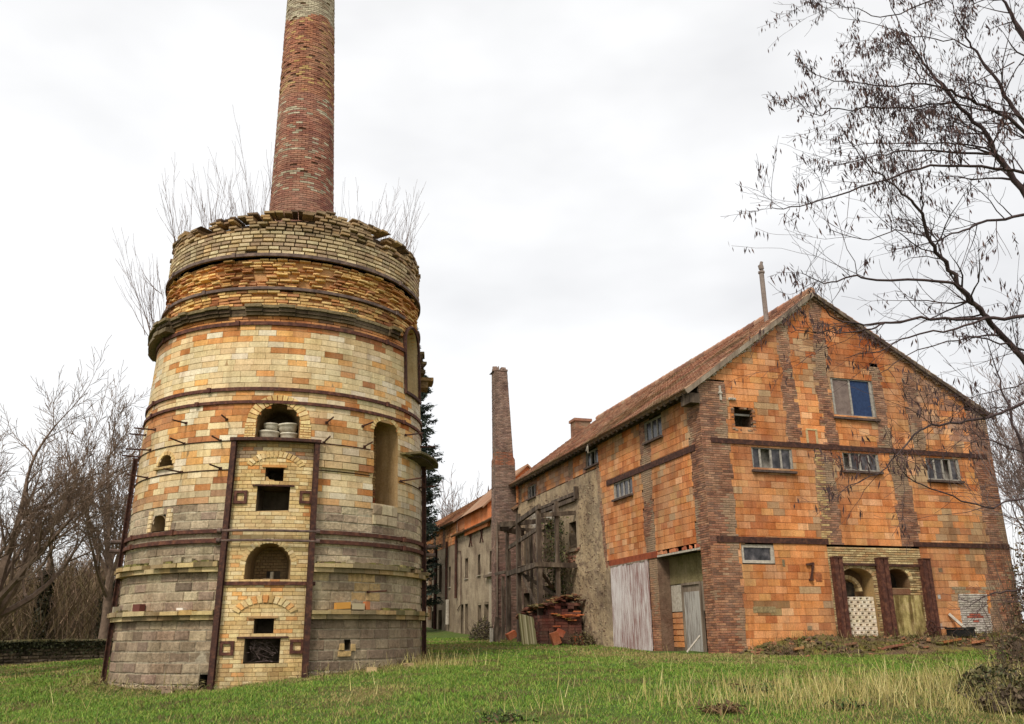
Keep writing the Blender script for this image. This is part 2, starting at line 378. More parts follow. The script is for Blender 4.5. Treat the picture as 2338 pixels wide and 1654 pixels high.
ORANGE = [S(222, 146, 88), S(216, 140, 80), S(224, 154, 100), S(204, 126, 72), S(218, 142, 84), S(228, 168, 120), S(196, 118, 68), S(214, 146, 92), S(216, 154, 94)]
REDBR = [S(150, 104, 82), S(134, 90, 70), S(160, 112, 86), S(118, 82, 68), S(168, 124, 98), S(142, 104, 86)]
PALE = [S(230, 206, 160), S(226, 202, 154), S(234, 212, 172), S(222, 194, 144), S(230, 202, 154), S(224, 192, 142), S(234, 218, 188), S(222, 202, 158)]
OCHRE = [S(202, 138, 82), S(188, 122, 70), S(210, 152, 94), S(178, 114, 70), S(198, 130, 72)]
LTOR = [S(232, 174, 104), S(226, 160, 92)]
STONE = [S(184, 164, 136), S(170, 150, 124), S(192, 174, 144), S(160, 138, 118), S(178, 154, 128), S(196, 178, 146)]
TOPBR = [S(202, 180, 140), S(186, 164, 126), S(212, 192, 152), S(170, 148, 116), S(196, 166, 120), S(162, 136, 108)]
ROUGH = [S(222, 180, 112), S(206, 158, 94), S(194, 134, 80), S(226, 188, 124), S(180, 120, 76), S(214, 170, 106)]

# ================================================================== THE KILN
kiln = empty('round_kiln', (KC[0], KC[1], .6), 'huge round pale brick kiln with iron hoops and a tall chimney on top', 'kiln')
AL1 = arch(-11.4, 3.9, 6.23, 6.66, 7.10)
NL1 = arch(-53.0, -44.2, 5.66, 5.72, 5.97); NL2 = arch(-51.5, -43.8, 4.08, 4.22, 4.46)
TN = arch(34.0, 48.0, 4.80, 6.72, 7.06); UN = arch(54.2, 71.5, 8.16, 9.55, 10.12)
PANEL = rect(-18.4, 10.3, 0, 6.20)
LH = rect(24.0, 26.4, 1.26, 1.46); DH = rect(-22.8, -18.4, .3, .88)
kops = [PANEL, AL1, NL1, NL2, TN, UN, LH, DH]
full = lambda v: [(-180, 180)]
def stonecol(u, v, R):
    c = np.array(pick(R, STONE, .12)); nz = float(fbm(u*.05, v*.9, 3))
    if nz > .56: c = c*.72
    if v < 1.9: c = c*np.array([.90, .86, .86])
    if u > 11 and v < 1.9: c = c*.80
    if 13 < u < 40 and 2.3 < v < 3.05 and nz < .52: c = np.array(S(196, 172, 126))*R.uniform(.9, 1.05)
    if 27 < u < 37 and 2.3 < v < 3.1: c = np.array(S(204, 170, 116))*R.uniform(.9, 1.05)
    if u > 60: c = c*1.12
    if v < .9 and 30 < u < 50: c = np.array(S(190, 160, 116))
    if R.random() < .05 and u < 0: c = c*.62
    return tuple(c)
def drumcol(u, v, R):
    o = .05; base = PALE
    if v < 5.45: o = .42 if u < 0 else .20
    elif v < 6.17: o = .05
    elif v < 7.12: o = .50
    elif v < 7.55: o = .16
    elif v < 8.95: o = .03
    else: o = .42
    if v < 5.45 and v > 5.2: o *= .5
    if float(fbm(u*.06+2, v*1.1, 8)) > .55: o = min(1, o*1.6)
    else: o *= .8
    c = pick(R, OCHRE if R.random() < o else (LTOR if R.random() < .13 else PALE), .07)
    c = np.array(c)
    if min(abs(v-7.03), abs(v-7.38), abs(v-9.12)) < .1 and float(fbm(u*.2, v, 88)) > .5: c = c*np.array([.74, .62, .54])
    if float(fbm(u*.045+7, v*.8, 41)) > .60: c = c*np.array([.82, .78, .74])
    if v > 7.6 and v < 9 and R.random() < .012: c = np.array(S(160, 104, 56))
    if u > 62: c = c*.35+np.array(S(214, 206, 186))*.6
    if v < 4.95: c = c*.6+np.array(S(176, 160, 132))*.38
    return tuple(c)
kb = MB()
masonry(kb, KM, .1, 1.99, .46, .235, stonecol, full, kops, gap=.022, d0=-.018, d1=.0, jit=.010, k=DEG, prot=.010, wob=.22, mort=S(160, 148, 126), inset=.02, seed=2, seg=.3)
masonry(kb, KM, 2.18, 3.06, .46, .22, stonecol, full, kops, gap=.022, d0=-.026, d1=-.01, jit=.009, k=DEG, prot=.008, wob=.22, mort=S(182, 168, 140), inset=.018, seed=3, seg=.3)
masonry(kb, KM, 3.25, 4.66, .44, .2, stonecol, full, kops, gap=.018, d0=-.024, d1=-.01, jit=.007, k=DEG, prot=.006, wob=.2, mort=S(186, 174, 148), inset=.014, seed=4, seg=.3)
for a_ in ((-180, -18.4), (10.3, 180)):
    for z_ in ((1.985, 2.19), (3.055, 3.255)): kb.mbox(KM, a_[0], a_[1], z_[0], z_[1], -.3, -.03, MORT, 40)
# surround of the little vent and of the dark hole
for q in (((22.0, 1.27), (24.0, 1.27), (24.0, 1.43), (22.2, 1.43)), ((26.4, 1.25), (28.4, 1.25), (28.2, 1.42), (26.4, 1.42)), ((21.6, 1.13), (26.6, 1.13), (26.6, 1.26), (21.6, 1.26))):
    kb.brick(KM, q, -.03, .03, S(202, 168, 110), .01)
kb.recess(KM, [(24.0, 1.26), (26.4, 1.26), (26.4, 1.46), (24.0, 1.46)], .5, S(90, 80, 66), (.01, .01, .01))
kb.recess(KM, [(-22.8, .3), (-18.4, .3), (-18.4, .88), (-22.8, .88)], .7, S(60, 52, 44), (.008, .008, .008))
kb.build('stone_base', M['stone'], kiln)

kd = MB()
shelf = lambda v: [(-180, 180)]
for (a, b, sd_) in ((4.66, 5.45, 10), (5.45, 6.17, 11), (6.17, 7.15, 12), (7.15, 7.52, 13), (7.52, 9.25, 14)):
    masonry(kd, KM, a, b, .45, .163, drumcol, full, kops, gap=.007, d0=-.010, jit=.002, k=DEG, prot=.003, wob=.12, mort=S(168, 136, 92), inset=.003, seed=sd_, seg=.3)
# proud panel of blocks to the right of the iron post
masonry(kd, KM, 5.56, 6.12, .45, .163, drumcol, lambda v: [(11.2, 33.6)], (), d0=-.02, d1=.07, k=DEG, jit=.004, seed=31, back=False)
# alcove with surround, niches
PB = [S(232, 200, 138), S(224, 190, 128), S(236, 208, 150), S(216, 178, 116)]
voussoirs(kd, KM, -3.75, 6.62, .53, .50, DEG, 17, .24, PB, 5, .02)
masonry(kd, KM, 6.23, 6.62, .24, .07, lambda u, v, R: pick(R, PB), lambda v: [(-15.6, -11.5), (4.0, 8.2)], (), d0=-.03, d1=.018, k=DEG, back=False, gap=.006, seed=33)
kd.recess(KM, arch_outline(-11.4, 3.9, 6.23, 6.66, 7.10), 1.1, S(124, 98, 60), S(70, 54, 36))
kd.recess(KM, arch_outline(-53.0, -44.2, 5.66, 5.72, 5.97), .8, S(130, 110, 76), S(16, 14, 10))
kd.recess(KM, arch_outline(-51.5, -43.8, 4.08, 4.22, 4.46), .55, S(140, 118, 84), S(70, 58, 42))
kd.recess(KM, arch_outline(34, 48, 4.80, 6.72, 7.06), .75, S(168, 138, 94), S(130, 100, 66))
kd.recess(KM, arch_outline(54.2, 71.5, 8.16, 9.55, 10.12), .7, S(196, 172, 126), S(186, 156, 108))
NB = [S(176, 142, 92), S(166, 130, 84), S(184, 150, 100), S(150, 112, 74)]
masonry(kd, KM, 4.8, 7.04, .2, .075, lambda u, v, R: pick(R, [S(160, 92, 58), S(140, 88, 60)] if v < 5.35 and R.random() < .6 else NB), lambda v: [(30, 52)], [lambda v: (-180, (TN(v) or (40, 40))[0]), lambda v: ((TN(v) or (40, 40))[1], 180)], d0=-.74, d1=-.71, k=DEG, back=False, gap=.006, seed=35)
masonry(kd, KM, 4.28, 4.79, .4, .25, lambda u, v, R: pick(R, STONE), lambda v: [(34.2, 47.8)], (), d0=-.02, d1=.015, k=DEG, jit=.01, back=False, gap=.02, seed=36)
voussoirs(kd, KM, 41, 6.74, .46, .32, DEG, 15, .12, PB, 6, .012)
voussoirs(kd, KM, -48.6, 5.72, .28, .25, DEG, 9, .10, PB, 7, .012)
kd.brick(KM, ((-54, 5.60), (-43.4, 5.60), (-43.6, 5.67), (-53.6, 5.67)), -.02, .09, S(190, 160, 108), .01)
for (a, b) in ((-54.3, -51.6), (-43.7, -40.8)):
    masonry(kd, KM, 4.06, 4.6, .2, .1, lambda u, v, R: pick(R, PALE), lambda v, a=a, b=b: [(a, b)], (), d0=-.02, d1=.012, k=DEG, back=False, seed=37)
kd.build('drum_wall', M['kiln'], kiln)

# rough upper drum
ku = MB()
def roughcol(u, v, R):
    c = np.array(pick(R, ROUGH, .14))
    if float(fbm(u*.07, v*1.6, 21)) > .58: c = c*np.array([.62, .52, .46])
    if u > 30: c *= .88
    return tuple(c)
masonry(ku, KM, 9.30, 9.50, .4, .1, lambda u, v, R: pick(R, OCHRE+[S(120, 84, 60)], .1), full, [UN], d0=-.1, d1=-.01, k=DEG, prot=.01, seed=40, seg=.3)
masonry(ku, KM, 9.70, 10.22, .30, .088, roughcol, full, [UN], gap=.014, d0=-.16, d1=-.03, jit=.012, k=DEG, prot=.03, missing=.05, wob=.2, mort=S(176, 118, 70), seed=41, backd=-.13, seg=.3)
masonry(ku, KM, 10.30, 11.16, .28, .086, roughcol, full, [UN], gap=.018, d0=-.2, d1=-.07, jit=.02, k=DEG, prot=.07, missing=.16, wob=.25, mort=S(186, 134, 82), inset=.014, seed=42, backd=-.17, seg=.3)
ku.build('eroded_wall', M['brick'], kiln)
kt = MB()
def topcol(u, v, R):
    c = np.array(pick(R, TOPBR, .12))
    if v > 11.9: c = c*np.array([.74, .66, .60])
    if float(fbm(u*.06, v*2, 31)) > .6: c *= .72
    return tuple(c)
masonry(kt, KM, 11.26, 11.95, .30, .115, topcol, full, (), gap=.022, d0=-.12, d1=0, jit=.008, k=DEG, prot=.008, missing=.015, wob=.15, mort=S(70, 54, 42), seed=43, backd=-.10, seg=.3, inset=.01)
R = random.Random(5); rows = 8; bh = .098
for r in range(rows):
    va = 11.95+r*bh; u = -180+R.random()*4
    while u < 180:
        w_ = R.uniform(.2, .34)*DEG
        top = 12.42+.16*math.sin(math.radians(u*2.3+40))+.12*(float(vnoise(u*.12, 3, 77))-.5)+(.12 if abs(u) > 60 else 0)
        hole = float(fbm(u*.11, va*2.6, 51, 3)) > .60 and va > 12.0
        if va < top and not hole and R.random() > .06:
            kt.brick(KM, ((u+.12, va+.006), (u+w_-.12, va+.006), (u+w_-.12, va+bh-.012), (u+.12, va+bh-.012)), -.34, R.uniform(-.06, .05), topcol(u, va, R), .012)
        u += w_
rimt = lambda u: 12.36+.16*math.sin(math.radians(u*2.3+40))
us = np.arange(-180, 180, 4.0)
for u in us:
    kt.quads([[KM(u, 11.9, -.28), KM(u+4, 11.9, -.28), KM(u+4, rimt(u+4)-.05, -.30), KM(u, rimt(u)-.05, -.30)]], S(70, 52, 40))
kt.fan([KM(u, 12.15, -.25) for u in us], S(70, 60, 42))
kt.build('crumbling_rim', M['brick'], kiln)
# thin coping flags lying on the rim
kc = MB(); R = random.Random(8); u = -180
while u < 180:
    w_ = R.uniform(1.6, 5)
    if R.random() < .78:
        z0 = rimt(u+w_/2)+.10+R.uniform(-.02, .03)
        kc.mbox(KM, u, u+w_-.3, z0, z0+R.uniform(.03, .06), -.55, R.uniform(-.10, .03), pick(R, [S(110, 88, 70), S(90, 72, 60), S(134, 112, 84)], .1), 1, v0b=z0+R.uniform(-.03, .03))
    u += w_
kc.build('coping', M['brick'], kiln)

# corbel and ledges
co = MB(); R = random.Random(12); u = -180
while u < 180:
    w_ = R.uniform(4, 9); big = u < -58 or u > 85
    pr = R.uniform(.26, .34) if big else (R.uniform(.10, .24) if R.random() < .8 else .03)
    if not (50 < u+w_/2 < 74):
        co.mbox(KM, u, u+w_-.15, 9.66, 9.74, -.2, pr+.02, S(120, 104, 72), 3)
        co.mbox(KM, u, u+w_-.1, 9.56, 9.655, -.2, pr*.75, S(74, 58, 42), 3)
        co.mbox(KM, u, u+w_-.1, 9.48, 9.555, -.2, pr*.45, S(96, 78, 54), 3)
        if big: co.mbox(KM, u, u+w_-.1, 9.36, 9.475, -.2, pr*.9, S(104, 90, 66), 3)
    u += w_
co.mbox(KM, 80, 90, 8.9, 9.0, -.2, .42, S(150, 120, 80), 3); co.mbox(KM, 81, 89, 8.7, 8.895, -.2, .25, S(130, 104, 70), 3)
co.build('corbel', M['stone'], kiln)
LEDG = [S(196, 172, 122), S(168, 146, 102), S(206, 182, 132), S(146, 122, 86), S(126, 110, 78), S(184, 152, 98)]
def ledge(z0, z1, a, b, seed):
    m_ = MB(); R = random.Random(seed); zm = z0+(z1-z0)*.52
    u = a
    while u < b:
        w_ = min(R.uniform(.3, .5)*DEG, b-u); m_.mbox(KM, u, u+w_-.1, z0, zm-.004, -.1, .13+R.uniform(-.012, .012), pick(R, LEDG), 2); u += w_
    u = a
    while u < b:
        w_ = min(R.uniform(.3, .5)*DEG, b-u)
        if R.random() < .92:
            c = pick(R, LEDG, .15) if R.random() < .82 else S(104, 98, 56)
            m_.mbox(KM, u, u+w_-.1, zm, z1+R.uniform(-.02, .015), -.1, .20+R.uniform(-.02, .04), c, 2)
        u += w_
    return m_.build('stone_ledge', M['kiln'], kiln)
for z0, z1, sd_ in ((1.98, 2.19, 3), (3.05, 3.26, 5)):
    ledge(z0, z1, -178, -19.2, sd_); ledge(z0, z1, 11.4, 178, sd_+1)
ml = MB(); R = random.Random(4)
for a, b, zz in ((-80, -50, 3.27), (-40, -20, 3.27), (13, 42, 3.26), (44, 70, 3.27), (40, 60, 2.2), (-78, -60, 2.2)):
    for i in range(60):
        u = R.uniform(a, b); s_ = R.uniform(.4, 1.3); z0 = zz-.015
        ml.mbox(KM, u-s_, u+s_, z0, z0+R.uniform(.02, .07), -.02, R.uniform(.03, .17), pick(R, [S(112, 106, 58), S(86, 82, 46), S(132, 120, 76), S(96, 80, 58)], .2), 1)
ml.build('moss', M['attr'], kiln, kind='stuff')
# thin ledge slab on the right, dark and mossy
sl = MB(); sl.mbox(KM, 49.5, 56, 6.24, 6.29, -.05, .18, S(120, 108, 70), 3); sl.mbox(KM, 53, 84, 6.28, 6.34, -.05, .50, S(96, 86, 58), 6); sl.mbox(KM, 56, 82, 6.22, 6.276, -.05, .36, S(64, 54, 42), 6)
sl.build('stone_slab', M['stone'], kiln)

# front panel of small yellow bricks
PN = [S(232, 206, 150), S(226, 196, 138), S(236, 212, 162), S(218, 186, 126), S(228, 194, 134), S(210, 174, 116)]
def pancol(u, v, R):
    c = np.array(pick(R, PN, .08))
    if R.random() < .06: c = np.array(pick(R, LTOR+OCHRE[:1]))
    if v > 5.72 and abs(u+4) > 5: c = np.array(pick(R, [S(150, 128, 104), S(164, 140, 104), S(176, 120, 80)], .1))
    if v > 6.05: c = np.array(pick(R, [S(150, 130, 92), S(176, 144, 92)], .1))
    if v < 1.0: c = c*(.74 if float(fbm(u*.2, v*2, 4)) > .5 else .95)
    if 1.55 < v < 1.72 or abs(v-2.72) < .1 and abs(u+3) < 6: c = np.array(pick(R, LTOR+PN))
    return tuple(c)
pf = MB(); PO = [rect(-6.8, -.6, 5.16, 5.52), rect(-9.1, 2.0, 4.44, 5.05), arch(-11.0, 3.9, 2.84, 3.22, 3.70), rect(-6.6, -.3, 1.69, 2.01), rect(-9.1, 2.2, 1.05, 1.56)]
masonry(pf, KM, .1, 6.2, .235, .092, pancol, lambda v: [(-18.4, 10.3)], PO, gap=.008, d0=-.003, d1=.01, jit=.002, k=DEG, prot=.002, wob=.18, mort=S(164, 124, 76), inset=.003, seed=50, seg=.3)
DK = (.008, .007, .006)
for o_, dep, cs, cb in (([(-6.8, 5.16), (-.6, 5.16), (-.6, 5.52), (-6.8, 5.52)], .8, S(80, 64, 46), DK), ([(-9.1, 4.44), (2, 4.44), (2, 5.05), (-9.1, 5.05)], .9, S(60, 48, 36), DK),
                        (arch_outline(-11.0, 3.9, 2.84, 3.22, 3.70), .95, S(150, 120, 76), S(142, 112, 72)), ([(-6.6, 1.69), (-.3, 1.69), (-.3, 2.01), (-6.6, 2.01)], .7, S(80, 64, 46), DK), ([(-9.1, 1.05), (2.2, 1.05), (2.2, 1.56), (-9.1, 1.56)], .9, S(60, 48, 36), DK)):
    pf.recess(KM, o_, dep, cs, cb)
# brickwork on the back wall of the lower alcove round its black mouth, and ragged corners of the stoke holes
masonry(pf, KM, 2.84, 3.68, .16, .07, lambda u, v, R: pick(R, [S(160, 128, 82), S(150, 118, 76), S(168, 136, 90)]), lambda v: [(-14, 7)], [lambda v: (-180, (PO[2](v) or (0, 0))[0]), lambda v: ((PO[2](v) or (0, 0))[1], 180), rect(-5.2, .8, 2.86, 3.14)], d0=-.945, d1=-.925, k=DEG, back=False, gap=.006, seed=51)
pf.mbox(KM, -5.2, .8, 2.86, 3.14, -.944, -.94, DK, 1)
for q in (((-6.8, 5.16), (-3.3, 5.16), (-3.6, 5.21), (-6.8, 5.24)), ((-9.1, 4.44), (2.0, 4.44), (2.0, 4.49), (-9.1, 4.46)), ((-6.8, 5.22), (-5.4, 5.22), (-5.9, 5.29), (-6.8, 5.29))):
    pf.brick(KM, q, -.3, -.02, S(196, 160, 104), .004)
voussoirs(pf, KM, -3.5, 3.20, .50, .50, DEG, 20, .13, PN, 9, .02)
voussoirs(pf, KM, -3.5, 1.93, .62, .42, DEG, 13, .17, PN+LTOR, 10, .035, a0=.45, a1=PI-.45)
voussoirs(pf, KM, -3.5, 5.35, .62, .42, DEG, 15, .15, PN, 11, .03, a0=.45, a1=PI-.45)
pf.mbox(KM, -8.6, 1.0, 2.0, 2.05, -.05, .05, S(172, 132, 82), 2); pf.mbox(KM, -8.0, .4, 5.51, 5.57, -.05, .05, S(206, 146, 82), 2)
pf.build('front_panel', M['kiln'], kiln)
# stove-hole lintels, sooty rubbish on the alcove floor
lt = MB(); lt.mbox(KM, -11.6, 4.6, 1.565, 1.605, -.12, .05, (1, 1, 1), 4); lt.build('iron_lintel', M['rust'], kiln)
lt = MB(); lt.mbox(KM, -10.8, 3.4, 5.05, 5.085, -.12, .05, (1, 1, 1), 4); lt.build('iron_lintel', M['rust'], kiln)
# iron hoops
def hoop(z, hh, a, b, mat, dd=.045, sag=0):
    hh *= .86; m_ = MB(); n = int((b-a)/4)
    m_.mbox(KM, a, b, z-hh/2, z+hh/2, -.03, dd, (1, 1, 1), n)
    R = random.Random(int(z*100))
    for u in (-26+R.uniform(-14, 14), 47+R.uniform(-9, 9), -64, 140):
        if a < u < b: m_.mbox(KM, u-.7, u+.7, z-hh*.7, z+hh*.7, -.01, dd+.04, (1, 1, 1), 1)
    return m_.build('iron_hoop', mat, kiln)
hoop(11.22, .10, -180, 180, M['greyband']); hoop(10.26, .09, -180, 53.5, M['greyband']); hoop(10.26, .09, 72.5, 180, M['greyband'])
hoop(9.27, .11, -180, 54, M['band']); hoop(9.27, .11, 72, 180, M['band'])
hoop(7.50, .10, -180, 180, M['band']); hoop(7.16, .09, -180, 180, M['band'])
for z in (3.99, 3.765): hoop(z, .105, -178, -19.2, M['band'], .07); hoop(z, .105, 11.3, 178, M['band'], .07)
def wire(z, a, b):
    m_ = MB(); us = np.arange(a, b, 3.0); m_.tube(KM(us, z+0*us, .012), .013, 4); return m_.build('iron_wire', M['rust'], kiln)
wire(6.18, -170, -19); wire(6.18, 11.3, 33.8); wire(5.46, -170, -19); wire(5.50, 48.5, 120); wire(5.50, 11.3, 33.5)
# iron posts (I section)
def post(th, z0, z1, r=.05, wd=.12):
    if abs(th) > 60: r, wd = .03, .11
    m_ = MB(); k = DEG
    m_.mbox(KM, th-wd/2*k, th+wd/2*k, z0, z1, r, r+.022); m_.mbox(KM, th-wd/2*k, th+wd/2*k, z0, z1, r+.10, r+.118); m_.mbox(KM, th-.012*k, th+.012*k, z0, z1, r+.0225, r+.0995)
    return m_.build('iron_post', M['rust'], kiln)
for th, z0, z1 in ((-18.2, .2, 6.16), (10.3, .4, 6.2), (-79, .2, 6.2), (76, .5, 6.24), (-106, .3, 6.2), (106, .5, 6.2), (172, .5, 6.2), (-160, .5, 6.2)): post(th, z0, z1)
m_ = MB(); m_.mbox(KM, -19.4, 11.5, 6.15, 6.225, .0, .20, (1, 1, 1), 8); m_.build('iron_cross_beam', M['rust'], kiln)
m_ = MB(); m_.mbox(KM, -17.2, 12.4, 2.74, 2.825, -.02, .05, (1, 1, 1), 8); m_.build('iron_cross_beam', M['band'], kiln)
for z in (3.985, 3.755):
    m_ = MB(); us = np.linspace(-20, 12, 18); m_.tube(KM(us, z+0*us, .13), .032, 8); 
    for u in (-20, 12): m_.tube(KM(np.array([u-.6, u+.6]), z+np.zeros(2), .15), .055, 8)
    m_.build('tie_rod', M['greyband'], kiln)
    m_ = MB(); 
    for u in (-80, 80): m_.tube(KM(np.array([u, u+.01]), z+np.zeros(2), np.array([.0, .38])), .055, 8)
    m_.build('tie_rod', M['greyband'], kiln)
for c_, z_ in ((-14.6, 4.785), (7.6, 4.81), (-14.6, 1.36), (7.5, 1.38)):
    m_ = MB(); h_, w_ = .155, 2.25
    m_.mbox(KM, c_-w_, c_+w_, z_+.09, z_+h_, -.01, .06); m_.mbox(KM, c_-w_, c_+w_, z_-h_, z_-.09, -.01, .06)
    m_.mbox(KM, c_-w_, c_-w_+.95, z_-.0895, z_+.0895, -.01, .058); m_.mbox(KM, c_+w_-.95, c_+w_, z_-.0895, z_+.0895, -.01, .058)
    m_.build('tie_plate', M['band'], kiln)
# projecting iron pins
R = random.Random(3)
for th, z in ((-39.9, 6.72), (-59.5, 6.74), (-70, 6.72), (-22.6, 6.72), (13.7, 6.72), (28.5, 6.76), (53.6, 6.83), (75, 6.8), (29.6, 6.23), (-39.5, 6.19), (-24.2, 6.19), (13, 6.2), (-61.1, 6.22), (-76, 6.2), (-39, 5.47), (-23, 5.5), (-59.8, 5.48), (50, 5.52), (70, 5.55), (33, 2.62)):
    m_ = MB(); ln = R.uniform(.42, .62); dr = R.uniform(-.06, .06)
    m_.tube(KM(np.array([th, th+dr*20]), np.array([z, z+R.uniform(-.05, .05)]), np.array([-.05, ln])), .022, 5); m_.mbox(KM, th-.5, th+.5, z-.03, z+.03, -.01, .03)
    m_.build('iron_pin', M['rust'], kiln)
# steel frame round the upper niche
m_ = MB(); m_.mbox(KM, 53.2, 54.2, 8.1, 9.75, -.02, .07); m_.mbox(KM, 71.5, 72.5, 8.1, 9.6, -.02, .07); m_.mbox(KM, 53.2, 72.5, 8.02, 8.0995, -.02, .08, (1, 1, 1), 5)
an = np.linspace(PI, 0, 12); m_.tube(KM(62.85+9.2*np.cos(an), 9.6+.55*np.sin(an), np.full(12, .03)), .05, 4)
m_.build('niche_frame', M['rust'], kiln)
# chimney on top
LEAN = -.23
def CM(u, v, d):
    u, v, d = np.broadcast_arrays(np.asarray(u, float), np.asarray(v, float), np.asarray(d, float))
    a = np.radians(u); r = 1.01-(v-13.5)*.0245+d; c = (v-12)*(LEAN/10.)
    return KC+(r*np.sin(a)+c)[..., None]*KR_-(r*np.cos(a))[..., None]*KF_+v[..., None]*Z
CR = [S(156, 104, 86), S(144, 94, 78), S(166, 114, 92), S(134, 88, 76), S(160, 116, 96)]
CP = [S(176, 164, 140), S(160, 148, 126), S(190, 178, 152), S(150, 132, 110)]
def chcol(u, v, R):
    p = .05
    if v > 21.2+.12*math.sin(u*.05): return pick(R, CP, .1)
    for z in (15.3, 16.1, 17.6, 17.95, 18.9): 
        if abs(v-z) < .05: p = .65
    if abs(v-18.6) < .5 or abs(v-15.7) < .5 or 14.6 < v < 17: p = max(p, .14)
    if v > 18.2: 
        c = np.array(pick(R, CR, .12)); c = c*np.array([1.05, .98, .85])
        if R.random() < .16: c = np.array(pick(R, [S(184, 150, 96), S(170, 128, 84)]))
        return tuple(c)
    if v < 14.6: return tuple(np.array(pick(R, CR, .08))*np.array([.94, .92, .96]))
    return pick(R, CP if R.random() < p else CR, .1)
cm = MB()
def chm(v0, v1, miss, pr, seed): masonry(cm, CM, v0, v1, .21, .073, chcol, lambda v: [(-180, 180)], (), gap=.008, d0=-.05, d1=0, jit=.003, k=57.3/.92, missing=miss, prot=pr, mort=S(116, 84, 68), seed=seed, backd=-.014 if miss < .01 else -.04, seg=.16, inset=.004)
chm(11.9, 15.2, .004, .004, 60); chm(15.2, 18.4, .012, .004, 61); chm(18.4, 21.2, .055, .010, 62); chm(21.2, 25.0, .02, .006, 63)
cm.build('chimney', M['brick'], kiln)

# white crockery in the upper alcove
def lathe(prof, c, n=20, tilt=(0, 0), col=(1, 1, 1)):
    m_ = MB(); P = []
    for r, z in prof:
        a = np.arange(n)*2*PI/n; P.append(np.stack([r*np.cos(a), r*np.sin(a), np.full(n, z)], 1))
    P = np.array(P); rx, ry = tilt
    Rx = np.array([[1, 0, 0], [0, math.cos(rx), -math.sin(rx)], [0, math.sin(rx), math.cos(rx)]]); Ry = np.array([[math.cos(ry), 0, math.sin(ry)], [0, 1, 0], [-math.sin(ry), 0, math.cos(ry)]])
    V = P.reshape(-1, 3)@(Rx@Ry).T+np.asarray(c); m = len(prof); i = np.arange(m-1)[:, None]*n; j = np.arange(n)[None]; j2 = (j+1) % n
    m_.mesh(V, np.stack([i+j, i+j2, i+n+j2, i+n+j], -1).reshape(-1, 4), col); return m_
bowlp = [(.0, .02), (.17, .0), (.22, .03), (.255, .12), (.27, .20), (.285, .21), (.285, .255), (.262, .26), (.25, .2), (.2, .06), (0, .05)]
for (th, z, d, k, tl, lb) in ((-7.6, 6.245, -.38, .92, (0, .03), 'broad cracked white bowl lying lowest on the left in the upper kiln alcove'),
                              (-6.8, 6.50, -.36, .68, (0, 0), 'small white lidded bowl resting on the broad cracked bowl in the upper alcove'),
                              (.4, 6.245, -.40, .80, (0, 0), 'plain white bowl standing lower right in the upper kiln alcove'),
                              (-.1, 6.46, -.38, .88, (.05, -.06), 'tilted white bowl with a broken rim on top of the right hand bowl')):
    p = KM(th, z, d); m_ = lathe([(r*k, zz*k) for r, zz in bowlp], p, 20, tl)
    tag(m_.build('ceramic_bowl', M['ceramic'], off=p, smooth=True), lb, 'bowl', 'white ceramic bowls stacked in the kiln alcove')
# loose bricks on the ledges
def loose(th, z, w_, h_, col, lb, mat='attr', rot=0, dd=(.02, .17)):
    m_ = MB(); m_.mbox(KM, th-w_/2*DEG, th+w_/2*DEG, z, z+h_, dd[0], dd[1], col, 1, v0b=z+rot, v1b=z+h_+rot)
    tag(m_.build('loose_brick', M[mat], off=KM(th, z, .1)), lb, 'brick', 'loose bricks left on the kiln ledges')
loose(-50.5, 2.195, .27, .17, S(100, 56, 48), 'dark red block standing alone on the lower kiln ledge left of the posts')
loose(22.0, 2.20, .34, .15, S(196, 140, 66), 'yellow brick lying tilted on the lower kiln ledge right of the posts', rot=.02)
loose(27.6, 2.20, .32, .14, S(176, 160, 128), 'pale grey brick beside the yellow brick on the lower ledge')
loose(31.4, 2.20, .10, .19, S(176, 108, 66), 'small orange brick standing upright on the lower right ledge')
loose(-70, 2.20, .14, .14, S(150, 138, 116), 'small grey stone near the left edge of the lower kiln ledge')
loose(-31, 2.20, .16, .05, S(222, 210, 196), 'white pottery shard on the lower ledge left of the iron post')
for th, hh, lb in ((-34, .13, 'grey rubble stone on the upper left kiln ledge'), (-30, .09, 'flat pale stone at the middle of the upper left ledge'), (24, .08, 'rounded pale stone on the upper right kiln ledge')):
    loose(th, 3.27, .2, hh, S(170, 156, 128), lb, 'stone')

# ================================================================== BRICK WAREHOUSE
wh = empty('brick_warehouse', (C0[0], C0[1], 1.0), 'large orange block warehouse with dark brick corner piers and a tiled gable roof', 'building')
def rakeL(t): return 8.88+.75*t
def raketop(t): return min(8.88+.75*t, 12.2-.566*(t-4.43))
def gable_iv(v):
    a, b = 0.0, 10.85
    if v > 8.88: a = (v-8.88)/.75
    if v > raketop(10.85): b = 4.43+(12.2-v)/.566
    return [(a, b)] if b > a else []
BH = .205
def tooth(v, s, amp=.09):
    return (h1(int(math.floor(v/BH)), s)-.5)*2*amp
